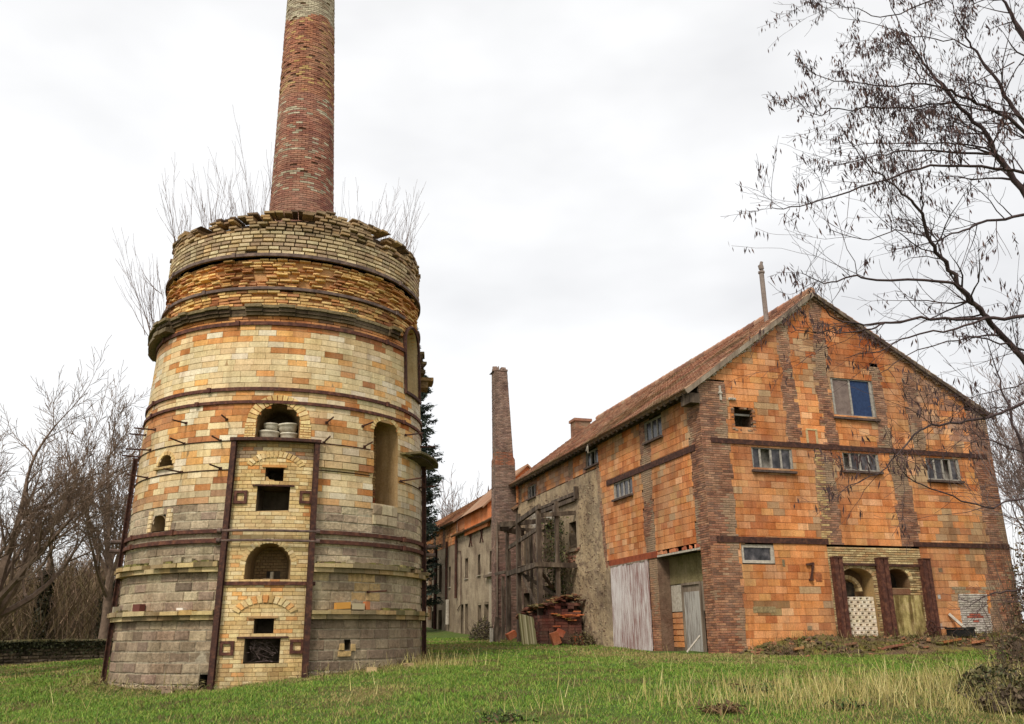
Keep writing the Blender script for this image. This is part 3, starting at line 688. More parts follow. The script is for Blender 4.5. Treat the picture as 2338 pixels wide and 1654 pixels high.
# dark brick zones on the gable: (uL(v), uR(v)) per height
def zone(pts, vlo, vhi, s, amp=.07):
    vs_ = [p[0] for p in pts]; a = [p[1] for p in pts]; b = [p[2] for p in pts]
    return lambda v: (float(np.interp(v, vs_, a))+tooth(v, s, amp), float(np.interp(v, vs_, b))+tooth(v, s+1, amp)) if vlo < v < vhi else None
gz_ = [lambda v: (-1, .92+tooth(v, 1, .06)) if v < 8.9 else None,
       zone([(7.1, 3.0, 3.45), (11.2, 2.95, 3.4)], 7.13, 11.3, 3, .08),
       zone([(7.1, 4.32, 4.86), (9.3, 4.26, 4.72), (12, 4.42, 4.80)], 7.13, 12.2, 5, .1),
       zone([(4.2, 3.78, 4.5), (7.1, 3.9, 4.5)], 4.05, 7.0, 7, .06),
       zone([(4.2, 6.7, 7.4), (7.0, 6.62, 7.3)], 4.05, 7.0, 9, .07),
       zone([(7.1, 6.32, 6.84), (9.9, 6.42, 6.78)], 7.13, 9.9, 11, .06),
       zone([(7.1, 7.66, 8.16), (9.8, 7.68, 8.18)], 7.13, 9.8, 13, .07),
       lambda v: ((10.05 if v > 4.2 else 9.85-.1*(4.2-v))+tooth(v, 15, .08), 20)]
WA, WB, WC = (1.65, 3.06, 6.22, 6.94), (4.9, 6.23, 6.34, 6.95), (8.07, 9.38, 6.18, 6.93)
SW = (1.0, 2.08, 3.48, 4.02); BW_ = (4.8, 6.4, 8.05, 9.42); HO = (1.16, 1.80, 7.45, 8.07)
A1 = arch(4.24, 5.42, 1.2, 3.08, 3.40); A2 = arch(5.84, 6.76, 2.82, 3.08, 3.38)
KP = rect(3.92, 7.3, 0, 4.0)        # yellow kiln front between the steel posts
gops = [rect(*WA), rect(*WB), rect(*WC), rect(*SW), rect(*BW_), rect(*HO)]
gops_o = gops+gz_+[KP]
RND = rect(8.5, 9.6, .8, 2.66)
def orcol(u, v, R):
    c = np.array(pick(R, ORANGE, .07))
    n_ = float(fbm(u*.55+9, v*.6, 61))
    if n_ > .58: c *= np.array([.80, .72, .66])
    if v > 9.3+1.2*float(vnoise(u*.9, 2, 5)): c = c*np.array([.84, .72, .64])
    if float(fbm(u*.8+4, v*.35, 62, 3)) > .57: c = c*np.array([.80, .76, .74])
    if float(fbm(u*1.3, v*1.1, 63, 3)) > .66: c = np.array(pick(R, [S(186, 150, 112), S(170, 128, 92)], .1))
    if u > 8 and v > 7.6 and R.random() < .55: c = np.array(pick(R, [S(176, 128, 100), S(190, 146, 118), S(158, 112, 88)], .1))
    if u > 8.6 and v < 7: c *= np.array([.93, .88, .82])
    if 2.1 < v < 2.35 and 1.2 < u < 2.3: c = np.array(pick(R, [S(160, 132, 88), S(150, 108, 70)]))
    if v < 4.1 and 1 < u < 4: c = c*np.array([.98, 1.02, 1.02])
    return tuple(c)
wg = MB()
masonry(wg, GM, .6, 12.2, .40, BH, orcol, gable_iv, gops_o+[RND], gap=.008, d0=-.010, jit=.002, prot=.003, inset=.003, wob=.10, mort=S(120, 78, 50), seed=70, seg=3)
wg.build('gable_wall', M['block'], wh)
def brcol(u, v, R):
    c = np.array(pick(R, REDBR, .14))
    if v < 4: c = c*np.array([1.08, 1.0, .9])
    if float(fbm(u*1.1, v*.8, 65)) > .58: c = c*.5+np.array(S(170, 152, 124))*.45
    return tuple(c)
def inv(z):   # keep only inside the zone
    return [lambda v: (-99, (z(v) or (-99, 99))[0]), lambda v: ((z(v) or (-99, -99))[1], 99)]
for i, z in enumerate(gz_):
    m_ = MB()
    lo, hi = ((.6, 8.9), (7.14, 11.3), (7.14, 12.1), (4.06, 7.0), (4.06, 7.0), (7.14, 9.85), (7.14, 9.75), (.6, 8.6))[i]
    def iv(v, z=z): 
        q = z(v)
        if q is None: return []
        g = gable_iv(v); return [(max(q[0], g[0][0]), min(q[1], g[0][1]))] if g and min(q[1], g[0][1]) > max(q[0], g[0][0]) else []
    masonry(m_, GM, lo, hi, .215, BH/3, brcol if i != 3 else (lambda u, v, R: pick(R, [S(176, 140, 92), S(150, 110, 80), S(190, 160, 110), S(140, 96, 76)]) if u < 4.15 else brcol(u, v, R)), iv, gops, gap=.011, d0=-.008, d1=.006, jit=.003, prot=.003, inset=.003, wob=.1, mort=S(150, 132, 110), seed=80+i, seg=3)
    vv_ = np.arange(lo, hi-.01, .2)
    for v_ in vv_:
        q = z(v_+.1); g = gable_iv(v_+.21)
        if q and g:
            a_, b_ = max(q[0]-.2, g[0][0]+.02), min(q[1]+.2, g[0][1]-.02)
            for a2, b2 in subtract([(a_, b_)], gops, v_+.1): m_.mbox(GM, a2, b2, v_, min(v_+.2, hi), -.03, -.0125, S(150, 112, 84))
    m_.build('corner_pier' if i in (0, 7) else 'brick_pilaster', M['brick'], wh)
# yellow brick kiln front in the gable
YB = [S(204, 180, 132), S(190, 164, 118), S(214, 190, 140), S(180, 150, 104), S(196, 158, 110)]
m_ = MB()
masonry(m_, GM, .8, 4.0, .215, .07, lambda u, v, R: pick(R, YB if v > 3.4 or R.random() < .8 else [S(150, 110, 80), S(120, 96, 60)], .1), lambda v: [(3.92, 7.3)], [A1, A2], gap=.012, d0=-.03, d1=.01, prot=.006, mort=S(170, 150, 116), seed=90, seg=3)
m_.recess(GM, arch_outline(4.24, 5.42, 1.2, 3.08, 3.40), .5, S(176, 146, 98), S(110, 84, 56))
m_.recess(GM, arch_outline(5.84, 6.76, 2.82, 3.08, 3.38), .6, S(120, 90, 60), S(26, 18, 14))
voussoirs(m_, GM, 4.83, 3.06, .59, .33, 1, 13, .12, YB, 91, .02); voussoirs(m_, GM, 6.30, 3.06, .46, .32, 1, 11, .12, YB, 92, .02)
m_.build('furnace_front', M['brick'], wh)
m_ = MB()   # inner ring and black mouth inside the first arch
voussoirs(m_, GM, 4.72, 2.72, .40, .36, 1, 11, .12, YB, 93, -.30, -.49); m_.mbox(GM, 4.25, 5.05, 2.58, 2.98, -.495, -.44, DK); m_.mbox(GM, 5.9, 6.7, 2.62, 2.80, -.02, .03, S(120, 78, 54))
m_.build('furnace_arch', M['brick'], wh)
# mouldy boards / panel in the second bay
m_, t, b = newmat('mouldy_render', .95); v = mapped(t); vv = mapped(t, (4, 4, .6))
c = ramp(t, noise(t, v, 3.5, 7, .7), [(.3, S(112, 96, 56)), (.5, S(176, 158, 100)), (.68, S(204, 180, 132))])
c = mix(t, c, ramp(t, noise(t, vv, 1.3, 5, .6), [(.42, S(120, 96, 70)), (.56, (1, 1, 1))]), .8); t.links.new(c, b.inputs['Base Color']); bump(t, b, noise(t, v, 20, 5, .7), .8, .02)
mould = m_; m_ = MB(); m_.mbox(GM, 5.86, 7.1, .9, 2.6, .012, .03); m_.build('mouldy_panel', mould, wh)
# perforated block screen: rows of pierced bricks
m_ = MB(); R = random.Random(9)
nrw = 14; pbh = (2.56-1.06)/nrw
for r in range(nrw):
    va = 1.06+r*pbh; k_ = 5; w_ = (5.40-4.26)/k_
    for i in range(-1, k_+1):
        u0 = 4.26+(i+.5*(r % 2))*w_; u1 = u0+w_; a, b2 = max(u0, 4.26), min(u1, 5.40)
        if b2-a < .03: continue
        c = pick(R, [S(226, 208, 180), S(214, 196, 166), S(232, 216, 192)])
        if va < 1.35 and i < 2: c = S(176, 156, 96)
        hx = (u0+u1)/2; hw, hh = .05, .027; vc = va+pbh/2
        if hx-hw > a+.01 and hx+hw < b2-.01:
            m_.mbox(GM, a+.005, hx-hw, va+.004, va+pbh-.006, -.40, -.05, c); m_.mbox(GM, hx+hw, b2-.005, va+.004, va+pbh-.006, -.40, -.05, c)
            m_.mbox(GM, hx-hw, hx+hw, va+.004, vc-hh, -.40, -.053, c); m_.mbox(GM, hx-hw, hx+hw, vc+hh, va+pbh-.006, -.40, -.053, c)
        else: m_.mbox(GM, a+.005, b2-.005, va+.004, va+pbh-.006, -.40, -.05, c)
m_.mbox(GM, 4.26, 5.40, 1.06, 2.55, -.46, -.42, DK)
m_.build('pierced_brick_screen', M['attr'], wh)
# steel posts
for a in (3.96, 5.55, 7.16):
    m_ = MB(); zt = 3.68; zb = .8; w_ = .30 if a != 5.55 else .34
    for x0 in (a, a+w_*.54): m_.mbox(GM, x0, x0+w_*.44, zb, zt, .02, .22)
    m_.mbox(GM, a-.01, a+w_+.01, zt-.02, zt+.01, .015, .24)
    m_.build('steel_post', M['band'], wh)
m_ = MB(); m_.mbox(GM, 4.26, 5.55, 3.45, 3.52, .05, .10); m_.mbox(GM, 5.89, 7.16, 3.44, 3.51, .05, .10); m_.build('tie_bar', M['rust'], wh)
# whitewashed patch with exposed bricks
m_ = MB()
WHT = [S(206, 196, 184), S(198, 188, 176), S(212, 202, 190)]
masonry(m_, GM, .8, 2.66, .215, .066, lambda u, v, R: pick(R, [S(186, 104, 84), S(170, 92, 74)] if (abs(v-1.98)+abs(u-9.05)*.35) < .16 and R.random() < .8 else WHT, .06), lambda v: [(8.5+tooth(v, 21, .06), 9.6+tooth(v, 22, .05))], (), gap=.008, d0=-.03, d1=.012, prot=.004, mort=S(196, 186, 172), seed=94, jit=.006, seg=2)
m_.build('whitewashed_patch', M['plaster'], wh)
m_ = MB(); masonry(m_, GM, 2.665, 2.87, .3, .1, lambda u, v, R: pick(R, [S(170, 150, 120), S(180, 120, 84)]), lambda v: [(8.3, 10)], (), d0=-.02, d1=.01, back=False, seed=95); m_.brick(GM, ((1.2, 2.1), (1.95, 2.1), (1.95, 2.28), (1.2, 2.28)), -.02, .008, S(160, 140, 100)); m_.build('mortar_patch', M['stone'], wh)

# long side wall
EZ = 8.5
def side_o_iv(v):
    l = []
    if v > 4.08: l.append((.76+tooth(v, 31, .06), 3.42+tooth(v, 32, .07))); l.append((4.18+tooth(v, 33, .07), 7.35+.045*(v-4)*3+tooth(v, 34, .05)))
    if v > 7.60: l += [(8.0+tooth(v, 35, .06), 10.55+tooth(v, 36, .04)), (11.05+tooth(v, 37, .04), 15.1+tooth(v, 38, .04)), (16.5, 17.4)]
    return l
W1, W2, W3, W4 = (2.5, 3.76, 7.72, 8.42), (4.95, 6.5, 6.2, 6.80), (7.85, 9.06, 7.82, 8.42), (15.25, 16.38, 7.66, 8.26)
sops = [rect(*q) for q in (W1, W2, W3, W4)]+[rect(.57, 3.4, 0, 3.9), rect(4.0, 7.0, 0, 3.9), rect(10.36, 11.1, 4.85, 5.95)]
m_ = MB(); masonry(m_, LM, 4.1, EZ, .40, BH, orcol, side_o_iv, sops, gap=.008, d0=-.010, jit=.002, prot=.003, inset=.003, wob=.1, mort=S(120, 78, 50), seed=100, seg=3); m_.build('side_wall', M['block'], wh)
def side_b_iv(v):
    l = [(0, .76+tooth(v, 31, .06))] if v > 3.9 else [(0, .57)]
    if v > 4.08: l += [(3.42+tooth(v, 32, .07), 4.18+tooth(v, 33, .07))]
    if v < 4.12: l += [(3.4, 4.0)]
    if v > 3.9: l += [(7.35+.045*(v-4)*3+tooth(v, 34, .05), 7.62+.045*(v-4)*3+tooth(v, 39, .09))] if v < 7.6 else [(7.35+.54+tooth(v, 34, .05), 8.0+tooth(v, 35, .06)+.01), (10.55+tooth(v, 36, .04), 11.05+tooth(v, 37, .04)), (15.1+tooth(v, 38, .04), 16.5), (17.4, 17.9)]
    return l
m_ = MB(); masonry(m_, LM, .6, EZ, .215, BH/3, brcol, side_b_iv, sops, gap=.011, d0=-.008, d1=.007, prot=.004, jit=.003, inset=.003, wob=.1, mort=S(150, 132, 110), seed=101, seg=3); m_.build('brick_pilaster', M['brick'], wh)
# crumbling render on the rest of the side wall
def render_grid(mb, mp, u0, u1, v0, v1, ops, colf, st=.09, amp=.05, ubound=None, d=0.0):
    us = np.arange(u0, u1+st, st); vs_ = np.arange(v0, v1+st*.5, st); U_, V_ = np.meshgrid(us, vs_)
    D = d+amp*(fbm(U_*1.6, V_*1.6, 71, 5)-.5)*1.4
    P = mp(U_, V_, D); C_ = colf(U_, V_); nx = len(us)
    F = []
    for j in range(len(vs_)-1):
        vc = vs_[j]+st/2
        for i in range(nx-1):
            uc = us[i]+st/2
            if any((o(vc) is not None and o(vc)[0] < uc < o(vc)[1]) for o in ops): continue
            if ubound and not ubound(uc, vc): continue
            F.append([j*nx+i, j*nx+i+1, (j+1)*nx+i+1, (j+1)*nx+i])
    mb.V.append(P.reshape(-1, 3)); mb.Cc.append(C_.reshape(-1, 3)); mb.F.append(np.array(F)+mb.n); mb.n += P.shape[0]*P.shape[1]
def lerp(a, b, k): return a+(b-a)*k[..., None]
def sidecol(U_, V_):
    n1 = fbm(U_*1.0, V_*1.0, 81); n2 = fbm(U_*5, V_*5, 83, 3)
    c = lerp(np.array(S(190, 166, 132)), np.array(S(152, 132, 106)), np.clip((n1-.4)*4, 0, 1))
    c = lerp(c, np.array(S(112, 92, 78)), np.clip((n2-.56)*6, 0, 1)*.8)
    smooth_ = ((U_ > 10.1)*(U_ < 12.6)*(V_ > 4.8)*(V_ < 6.85)).astype(float); c = lerp(c, np.array(S(168, 148, 122)), smooth_*.8)
    ruin = np.clip((U_-12.5)*3, 0, 1)*np.clip((7.2-V_)*2, 0, 1); c = lerp(c, np.array(S(104, 80, 72)), ruin*np.clip((n2-.38)*6, .45, .95))
    white = np.clip(1-np.abs(U_-15.6)/.8, 0, 1)*np.clip(1-np.abs(V_-6.6)/.6, 0, 1); c = lerp(c, np.array(S(198, 190, 176)), np.clip(white*2, 0, 1)*.8)
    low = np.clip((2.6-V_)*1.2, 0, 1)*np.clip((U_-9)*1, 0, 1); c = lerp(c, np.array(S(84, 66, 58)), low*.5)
    return c
DO = [rect(13.1, 14.3, 1, 3.6), rect(13.2, 14.2, 4.6, 6.2), rect(16.4, 17.3, 1, 3.4), rect(16.3, 17.1, 4.7, 6.1)]
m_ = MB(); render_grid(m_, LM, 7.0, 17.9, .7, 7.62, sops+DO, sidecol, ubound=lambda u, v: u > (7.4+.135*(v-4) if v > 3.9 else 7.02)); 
R = random.Random(19)
for i in range(2600):      # stones showing through the render
    u = R.uniform(7.6, 17.8); v = R.uniform(1.2, 7.3)
    if (10 < u < 12.6 and 4.7 < v < 6.9) and R.random() < .85: continue
    if any(o(v) is not None and o(v)[0]-.2 < u < o(v)[1]+.2 for o in sops+DO): continue
    if v > 3.8 and u < 7.75+.135*(v-4)+.2: continue
    w_ = R.uniform(.03, .09); h_ = R.uniform(.018, .045); m_.brick(LM, ((u-w_, v-h_), (u+w_*R.uniform(.7, 1), v-h_*R.uniform(.6, 1)), (u+w_, v+h_), (u-w_*R.uniform(.7, 1), v+h_)), -.05, .035*float(fbm(u*1.6, v*1.6, 71, 5)-.5)*2+R.uniform(.0, .022), pick(R, [S(160, 142, 114), S(128, 108, 90), S(182, 166, 138), S(112, 84, 72)], .15), .02)
m_.build('render_wall', M['plaster'], wh)
# dark reveals and inner openings of the rendered part
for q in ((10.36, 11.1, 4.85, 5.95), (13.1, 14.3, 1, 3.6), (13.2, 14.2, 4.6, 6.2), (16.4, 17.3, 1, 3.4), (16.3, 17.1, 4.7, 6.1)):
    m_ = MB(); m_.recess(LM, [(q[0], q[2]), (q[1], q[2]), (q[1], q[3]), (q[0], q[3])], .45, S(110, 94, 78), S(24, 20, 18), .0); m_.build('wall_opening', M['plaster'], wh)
m_ = MB(); m_.mbox(LM, 10.36, 11.1, 4.72, 4.85, -.1, .12, S(120, 104, 86)); m_.build('sill', M['stone'], wh)
m_ = MB(); R = random.Random(22)
for i in range(26):
    u = 10.0+R.random()*1.4; v = 4.3+R.random()*.5; m_.brick(LM, ((u, v), (u+.2, v), (u+.2, v+.07), (u, v+.07)), -.03, R.uniform(.02, .08), pick(R, REDBR), .008)
m_.build('broken_brickwork', M['brick'], wh)
# other walls, so that the inside is closed and dark
m_ = MB(); B2 = lambda u, v, d: GM(u, v, d)
P = lambda t, s, z: C0+uG*t+uL*s+Z*z
cb = S(150, 92, 62)
for a, b in (((10.85, 0), (10.85, 17.9)),): m_.quads([[P(*a, .5), P(*b, .5), P(*b, 8.6), P(*a, 8.6)]], cb)
m_.quads([[P(0, 17.9, .5), P(10.85, 17.9, .5), P(10.85, 17.9, 8.6), P(0, 17.9, 8.6)], [P(0, 17.9, 8.6), P(10.85, 17.9, 8.6), P(4.5, 17.9, 12.15), P(4.4, 17.9, 12.15)]], cb)
m_.quads([[P(.35, .35, 4.1), P(10.5, .35, 4.1), P(10.5, 17.5, 4.1), P(.35, 17.5, 4.1)], [P(.35, .35, 7.1), P(10.5, .35, 7.1), P(10.5, 17.5, 7.1), P(.35, 17.5, 7.1)]], S(60, 50, 42))
m_.build('rear_wall', M['block'], wh)
# roof: two slopes of individually laid tiles
TL = [S(156, 112, 90), S(140, 100, 82), S(166, 124, 100), S(130, 94, 80), S(160, 114, 90), S(172, 140, 116)]
def roof_slope(o, U, run, nrm, lu, lv, seed, name='roof', parent=None, mat='tile', pal=TL, th=.12, under=True, tw=.2, tl=.27):
    """plane map: u along eave, v up the slope"""
    o = np.array(o, float); U = unit(U); run = unit(run); nrm = unit(nrm)
    def f(u, v, d):
        u, v, d = np.broadcast_arrays(np.asarray(u, float), np.asarray(v, float), np.asarray(d, float)); return o+u[..., None]*U+v[..., None]*run+d[..., None]*nrm
    m_ = MB(); R = random.Random(seed); nv = int(lv/tl); nu = int(lu/tw)
    for r in range(nv):
        for i in range(nu):
            u = i*tw; v = r*tl; c = pick(R, pal, .14)
            if float(fbm(u*.5, v*.8, seed)) > .6: c = (c[0]*.62, c[1]*.66, c[2]*.55)
            sg = R.uniform(-.006, .006)
            m_.brick(f, ((u+.005, v-.03), (u+tw-.005, v-.03+R.uniform(-.006, .006)), (u+tw-.005, v+tl), (u+.005, v+tl)), .0, (.052+sg, .04+sg, .012, .024), c, .003)
    m_.mbox(f, 0, lu, 0, lv, -th, 0.0, S(110, 84, 66))
    return m_.build(name, M[mat], parent), f
sl1 = math.atan(.75)
eL = P(-.48, -.12, 8.55); 
roof_slope(eL, uL, uG*math.cos(sl1)+Z*math.sin(sl1), -uG*math.sin(sl1)+Z*math.cos(sl1), 18.1, (4.43+.48)/math.cos(sl1)+.02, 110, 'roof', wh)
sl2 = math.atan(.566)
eR = P(11.05, -.12, 12.2-.566*6.62+.03)
roof_slope(eR, uL, -uG*math.cos(sl2)+Z*math.sin(sl2), uG*math.sin(sl2)+Z*math.cos(sl2), 18.1, 6.62/math.cos(sl2), 111, 'roof', wh)
m_ = MB(); R = random.Random(14)
for i in range(50): 
    s0 = -.12+i*.363; m_.tube([P(4.43, s0, 12.27+R.uniform(-.01, .01)), P(4.43, s0+.36, 12.25)], .13, 8, pick(R, TL))
m_.build('ridge_tiles', M['tile'], wh)
m_ = MB()   # verge boards with lime along the rake
nrm1 = -uG*math.sin(sl1)+Z*math.cos(sl1)
m_.beam(P(-.5, -.16, 8.44), P(4.43, -.16, 12.13), .05, .13, nrm1); m_.build('verge_board', M['wood'], wh)
m_ = MB(); m_.beam(P(11.1, -.15, 8.36), P(4.43, -.15, 12.13), .05, .11, uG*math.sin(sl2)+Z*math.cos(sl2)); m_.build('verge_board', M['oldwood'], wh)
m_ = MB(); R = random.Random(15)   # lumps of mortar under the verge
for i in range(70):
    k_ = i/70.; t_ = 4.43*k_+R.uniform(-.03, .03); z_ = 8.80+.75*t_; m_.box(P(t_, -.05, z_-.02-R.random()*.05), uG*R.uniform(.04, .12), uL*.06, Z*R.uniform(.02, .05), S(190, 178, 156))
for i in range(60):
    k_ = i/60.; t_ = 4.5+6.3*k_; z_ = 12.1-.566*(t_-4.43); m_.box(P(t_, -.04, z_-R.random()*.05), uG*R.uniform(.04, .12), uL*.05, Z*R.uniform(.02, .05), S(150, 120, 96))
m_.build('verge_mortar', M['stone'], wh)
# rafters under the eave
for i in range(44):
    s0 = .2+i*.41; m_ = MB(); a = P(-.44, s0, 8.42); b = P(.15, s0, 8.42+.59*.75); m_.beam(a, b, .07, .11, nrm1); m_.build('rafter', M['oldwood'], wh)
m_ = MB(); m_.mbox(LM, 0, 17.9, 8.5, 8.62, -.2, .03); m_.build('wall_plate', M['oldwood'], wh)
m_ = MB(); m_.mbox(LM, -.08, .5, 8.15, 8.45, .02, .34); m_.build('eave_bracket', M['oldwood'], wh)
# beams
def beam_part(name, mp, u0, u1, v0, v1, d0, d1, mat, **k): 
    m_ = MB(); m_.mbox(mp, u0, u1, v0, v1, d0, d1, **k); return m_.build(name, M[mat], wh)
beam_part('lintel_beam', GM, .28, 10.6, 6.975, 7.125, -.02, .035, 'rust'); beam_part('lintel_beam', GM, .22, 3.98, 4.06, 4.23, -.02, .035, 'rust'); beam_part('lintel_beam', GM, 7.1, 10.86, 4.06, 4.20, -.02, .035, 'rust')
beam_part('lintel_beam', LM, .42, 7.1, 6.80, 7.0, -.02, .035, 'rust')
rr = simple_mat('red_painted_iron', [(.3, S(120, 58, 38)), (.6, S(150, 76, 46)), (.8, S(172, 96, 60))], 5, .8); M['redbeam'] = rr
beam_part('lintel_beam', LM, 3.35, 7.15, 3.90, 4.10, -.05, .04, 'redbeam'); beam_part('lintel_beam', LM, .57, 3.35, 3.90, 3.96, -.05, .02, 'pale')
m_ = MB(); R = random.Random(17)      # broken edge of hollow blocks above the recess
u = .6
while u < 3.5:
    w_ = R.uniform(.10, .34)
    if R.random() < .85: m_.brick(LM, ((u, 3.965), (u+w_-.01, 3.965), (u+w_-.02, 4.07+R.uniform(-.02, .03)), (u+.01, 4.07+R.uniform(-.03, .03))), -.05, R.uniform(-.02, .03), pick(R, [S(226, 150, 108), S(206, 124, 84), S(170, 92, 64)]), .01)
    u += w_
m_.build('broken_blocks', M['block'], wh)
# windows
def window(mp, q, bars, pane_mat='glass', fw=.055, transom=None, dd=-.06, sill=True, framemat='frame', boards=None, revc=S(150, 112, 80)):
    u0, u1, v0, v1 = q; m_ = MB()
    m_.mbox(mp, u0+.01, u1-.01, v1-fw, v1-.005, dd-.03, dd+.03); m_.mbox(mp, u0+.01, u1-.01, v0+.005, v0+fw, dd-.03, dd+.03)
    m_.mbox(mp, u0+.01, u0+fw, v0+fw, v1-fw, dd-.028, dd+.028); m_.mbox(mp, u1-fw, u1-.01, v0+fw, v1-fw, dd-.028, dd+.028)
    for b_ in bars: m_.mbox(mp, b_-.03, b_+.03, v0+fw, v1-fw, dd-.02, dd+.024)
    if transom: m_.mbox(mp, u0+fw, u1-fw, transom-.018, transom+.018, dd-.015, dd+.02)
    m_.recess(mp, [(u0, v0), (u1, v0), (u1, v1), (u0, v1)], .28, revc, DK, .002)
    fr = m_.build('window', M[framemat], wh)
    xs_ = [u0+fw]+list(bars)+[u1-fw]
    for i in range(len(xs_)-1):
        mt = (boards or {}).get(i, pane_mat)
        if mt is None: continue
        m_ = MB(); m_.mbox(mp, xs_[i]+.012, xs_[i+1]-.012, v0+fw, v1-fw, dd-.012, dd-.004); m_.build('pane', M[mt], fr)
    if sill: m_ = MB(); m_.mbox(mp, u0-.06, u1+.06, v0-.07, v0-.002, -.08, .10); m_.build('sill', M['sill'], fr)
    return fr
window(GM, WA, [1.95, 2.33, 2.68], boards={1: None}); window(GM, WB, [5.2, 5.55, 5.88], boards={0: None}); window(GM, WC, [8.42, 8.75, 9.05], boards={2: None})
window(GM, SW, [], framemat='pale', fw=.09, sill=False)
M['brownpane'] = simple_mat('dusty_brown_board', [(.3, S(96, 80, 74)), (.7, S(136, 118, 108))], 5, .6)
window(GM, BW_, [5.53], boards={0: 'brownpane', 1: 'blue'}, fw=.10, framemat='frame')
window(LM, W1, [2.9, 3.3], framemat='frame'); window(LM, W2, [5.35, 5.75, 6.12], framemat='frame'); window(LM, W3, [8.25, 8.65], boards={1: None}); window(LM, W4, [15.6, 16.0], boards={1: None})
# hole with a broken lintel stick
m_ = MB(); m_.recess(GM, [(1.16, 7.45), (1.80, 7.45), (1.80, 8.07), (1.16, 8.07)], .6, S(90, 66, 50), DK, 0); R = random.Random(33)
for i in range(26):
    e = R.choice([0, 1, 2, 3]); k_ = R.random()
    u = (1.16+k_*.64) if e < 2 else (1.12 if e == 2 else 1.84); v = (7.42 if e == 0 else 8.1) if e < 2 else 7.45+k_*.62
    m_.brick(GM, ((u-.06, v-.035), (u+.06, v-.035), (u+.05, v+.035), (u-.06, v+.03)), -.1, R.uniform(.0, .02), pick(R, [S(160, 132, 108), S(150, 104, 78)]), .006)
m_.build('broken_opening', M['stone'], wh)
m_ = MB(); m_.mbox(GM, 1.16, 1.80, 7.90, 7.96, -.2, -.14); m_.build('wooden_lintel', M['frame'], wh)
# little painted niche and electric insulator board
m_ = MB(); m_.mbox(GM, 3.72, 3.98, 7.14, 7.55, -.01, .015, S(180, 104, 60)); m_.mbox(GM, 3.66, 4.06, 7.55, 7.60, -.01, .03, S(196, 170, 120)); m_.mbox(GM, 3.64, 3.715, 7.14, 7.545, -.01, .02, S(186, 160, 116)); m_.mbox(GM, 3.985, 4.06, 7.14, 7.545, -.01, .02, S(186, 160, 116)); m_.build('blocked_niche', M['block'], wh)
m_ = MB(); m_.mbox(GM, 1.0, 1.24, 8.33, 8.40, .0, .06); 
for x in (1.05, 1.12, 1.19): m_.tube([GM(x, 8.36, .06), GM(x, 8.36, .12)], .02, 6)
m_.build('insulator_board', M['pale'], wh)
m_ = MB(); m_.mbox(GM, .70, .76, 8.3, 8.75, .0, .05); m_.mbox(GM, .66, .78, 8.5, 8.56, .0, .07); m_.build('lime_stain_bracket', M['pale'], wh)
m_ = MB(); m_.beam(GM(3.10, 3.46, .05), GM(3.36, 3.50, .05), .04, .06); m_.beam(GM(3.34, 3.5, .06), GM(3.20, 3.02, .06), .05, .05); m_.mbox(GM, 3.16, 3.26, 3.0, 3.06, .0, .1); m_.build('iron_anchor', M['rust'], wh)
for a_, b_, c_, d_, k_ in ((3.40, 3.62, 2.98, 3.22, S(166, 100, 62)), (2.32, 2.40, 3.4, 3.6, S(120, 104, 74)), (2.95, 3.08, 1.62, 1.74, S(150, 128, 100)), (7.9, 8.05, 3.3, 3.42, S(120, 96, 70)), (7.72, 7.82, 2.5, 2.62, S(200, 196, 190)), (7.58, 7.72, 1.62, 1.78, S(210, 180, 160))):
    m_ = MB(); m_.mbox(GM, a_, b_, c_, d_, -.01, .012, k_); m_.build('wall_patch', M['stone'], wh)
# big white sliding door
m_ = MB(); R = random.Random(44); n = 17
for i in range(n):
    a = 4.0+3.0*i/n; b = 4.0+3.0*(i+1)/n; m_.mbox(LM, a+.012, b-.012, 1.0+R.uniform(-.02, .10), 3.86+R.uniform(-.01, .01), .03, .065+R.uniform(-.012, .012))
m_.mbox(LM, 4.02, 6.98, 1.1, 3.84, .01, .029)
wd = m_.build('plank_door', M['whitedoor'], wh)
m_ = MB(); m_.mbox(LM, 4.0, 7.02, 3.84, 3.895, .0, .07); m_.build('door_rail', M['wood'], wh)
# recess with green render, door and blocked side panel
m_ = MB(); rq = .42
m_.quads([[LM(3.4, .6, 0), LM(3.4, .6, -rq), LM(3.4, 3.9, -rq), LM(3.4, 3.9, 0)]], S(110, 80, 66)); m_.quads([[LM(.57, .6, 0), LM(.57, .6, -rq), LM(.57, 3.9, -rq), LM(.57, 3.9, 0)]], S(110, 80, 66)); m_.quads([[LM(.57, 3.9, 0), LM(3.4, 3.9, 0), LM(3.4, 3.9, -rq), LM(.57, 3.9, -rq)]], S(60, 50, 40))
m_.mbox(LM, .57, 3.4, 3.05, 3.9, -rq-.05, -rq, S(140, 128, 88)); m_.build('door_recess', M['plaster'], wh)
for k_ in (0, 1):
    m_ = MB(); masonry(m_, LM, 1.15, 2.2, .40, .19, lambda u, v, R: pick(R, ORANGE[:5]), lambda v, k_=k_: [(2.6, 3.4), (.57, 1.28)][k_:k_+1], (), d0=-rq-.05, d1=-rq, gap=.02, mort=S(206, 170, 130), seed=120)
    if k_ == 0: m_.mbox(LM, 2.6, 3.4, .6, 1.15, -rq-.04, -rq-.01, S(90, 66, 50))
    else: m_.mbox(LM, .57, 1.28, .6, 1.15, -rq-.04, -rq-.01, S(150, 110, 80))
    m_.build('block_infill', M['block'], wh)
m_ = MB(); 
for a_, b_ in ((2.66, 3.0), (3.04, 3.38), (.6, 1.22)): m_ = MB(); m_.mbox(LM, a_, b_, 2.22, 3.02, -rq-.03, -rq); m_.build('side_panel', M['pale'], wh)
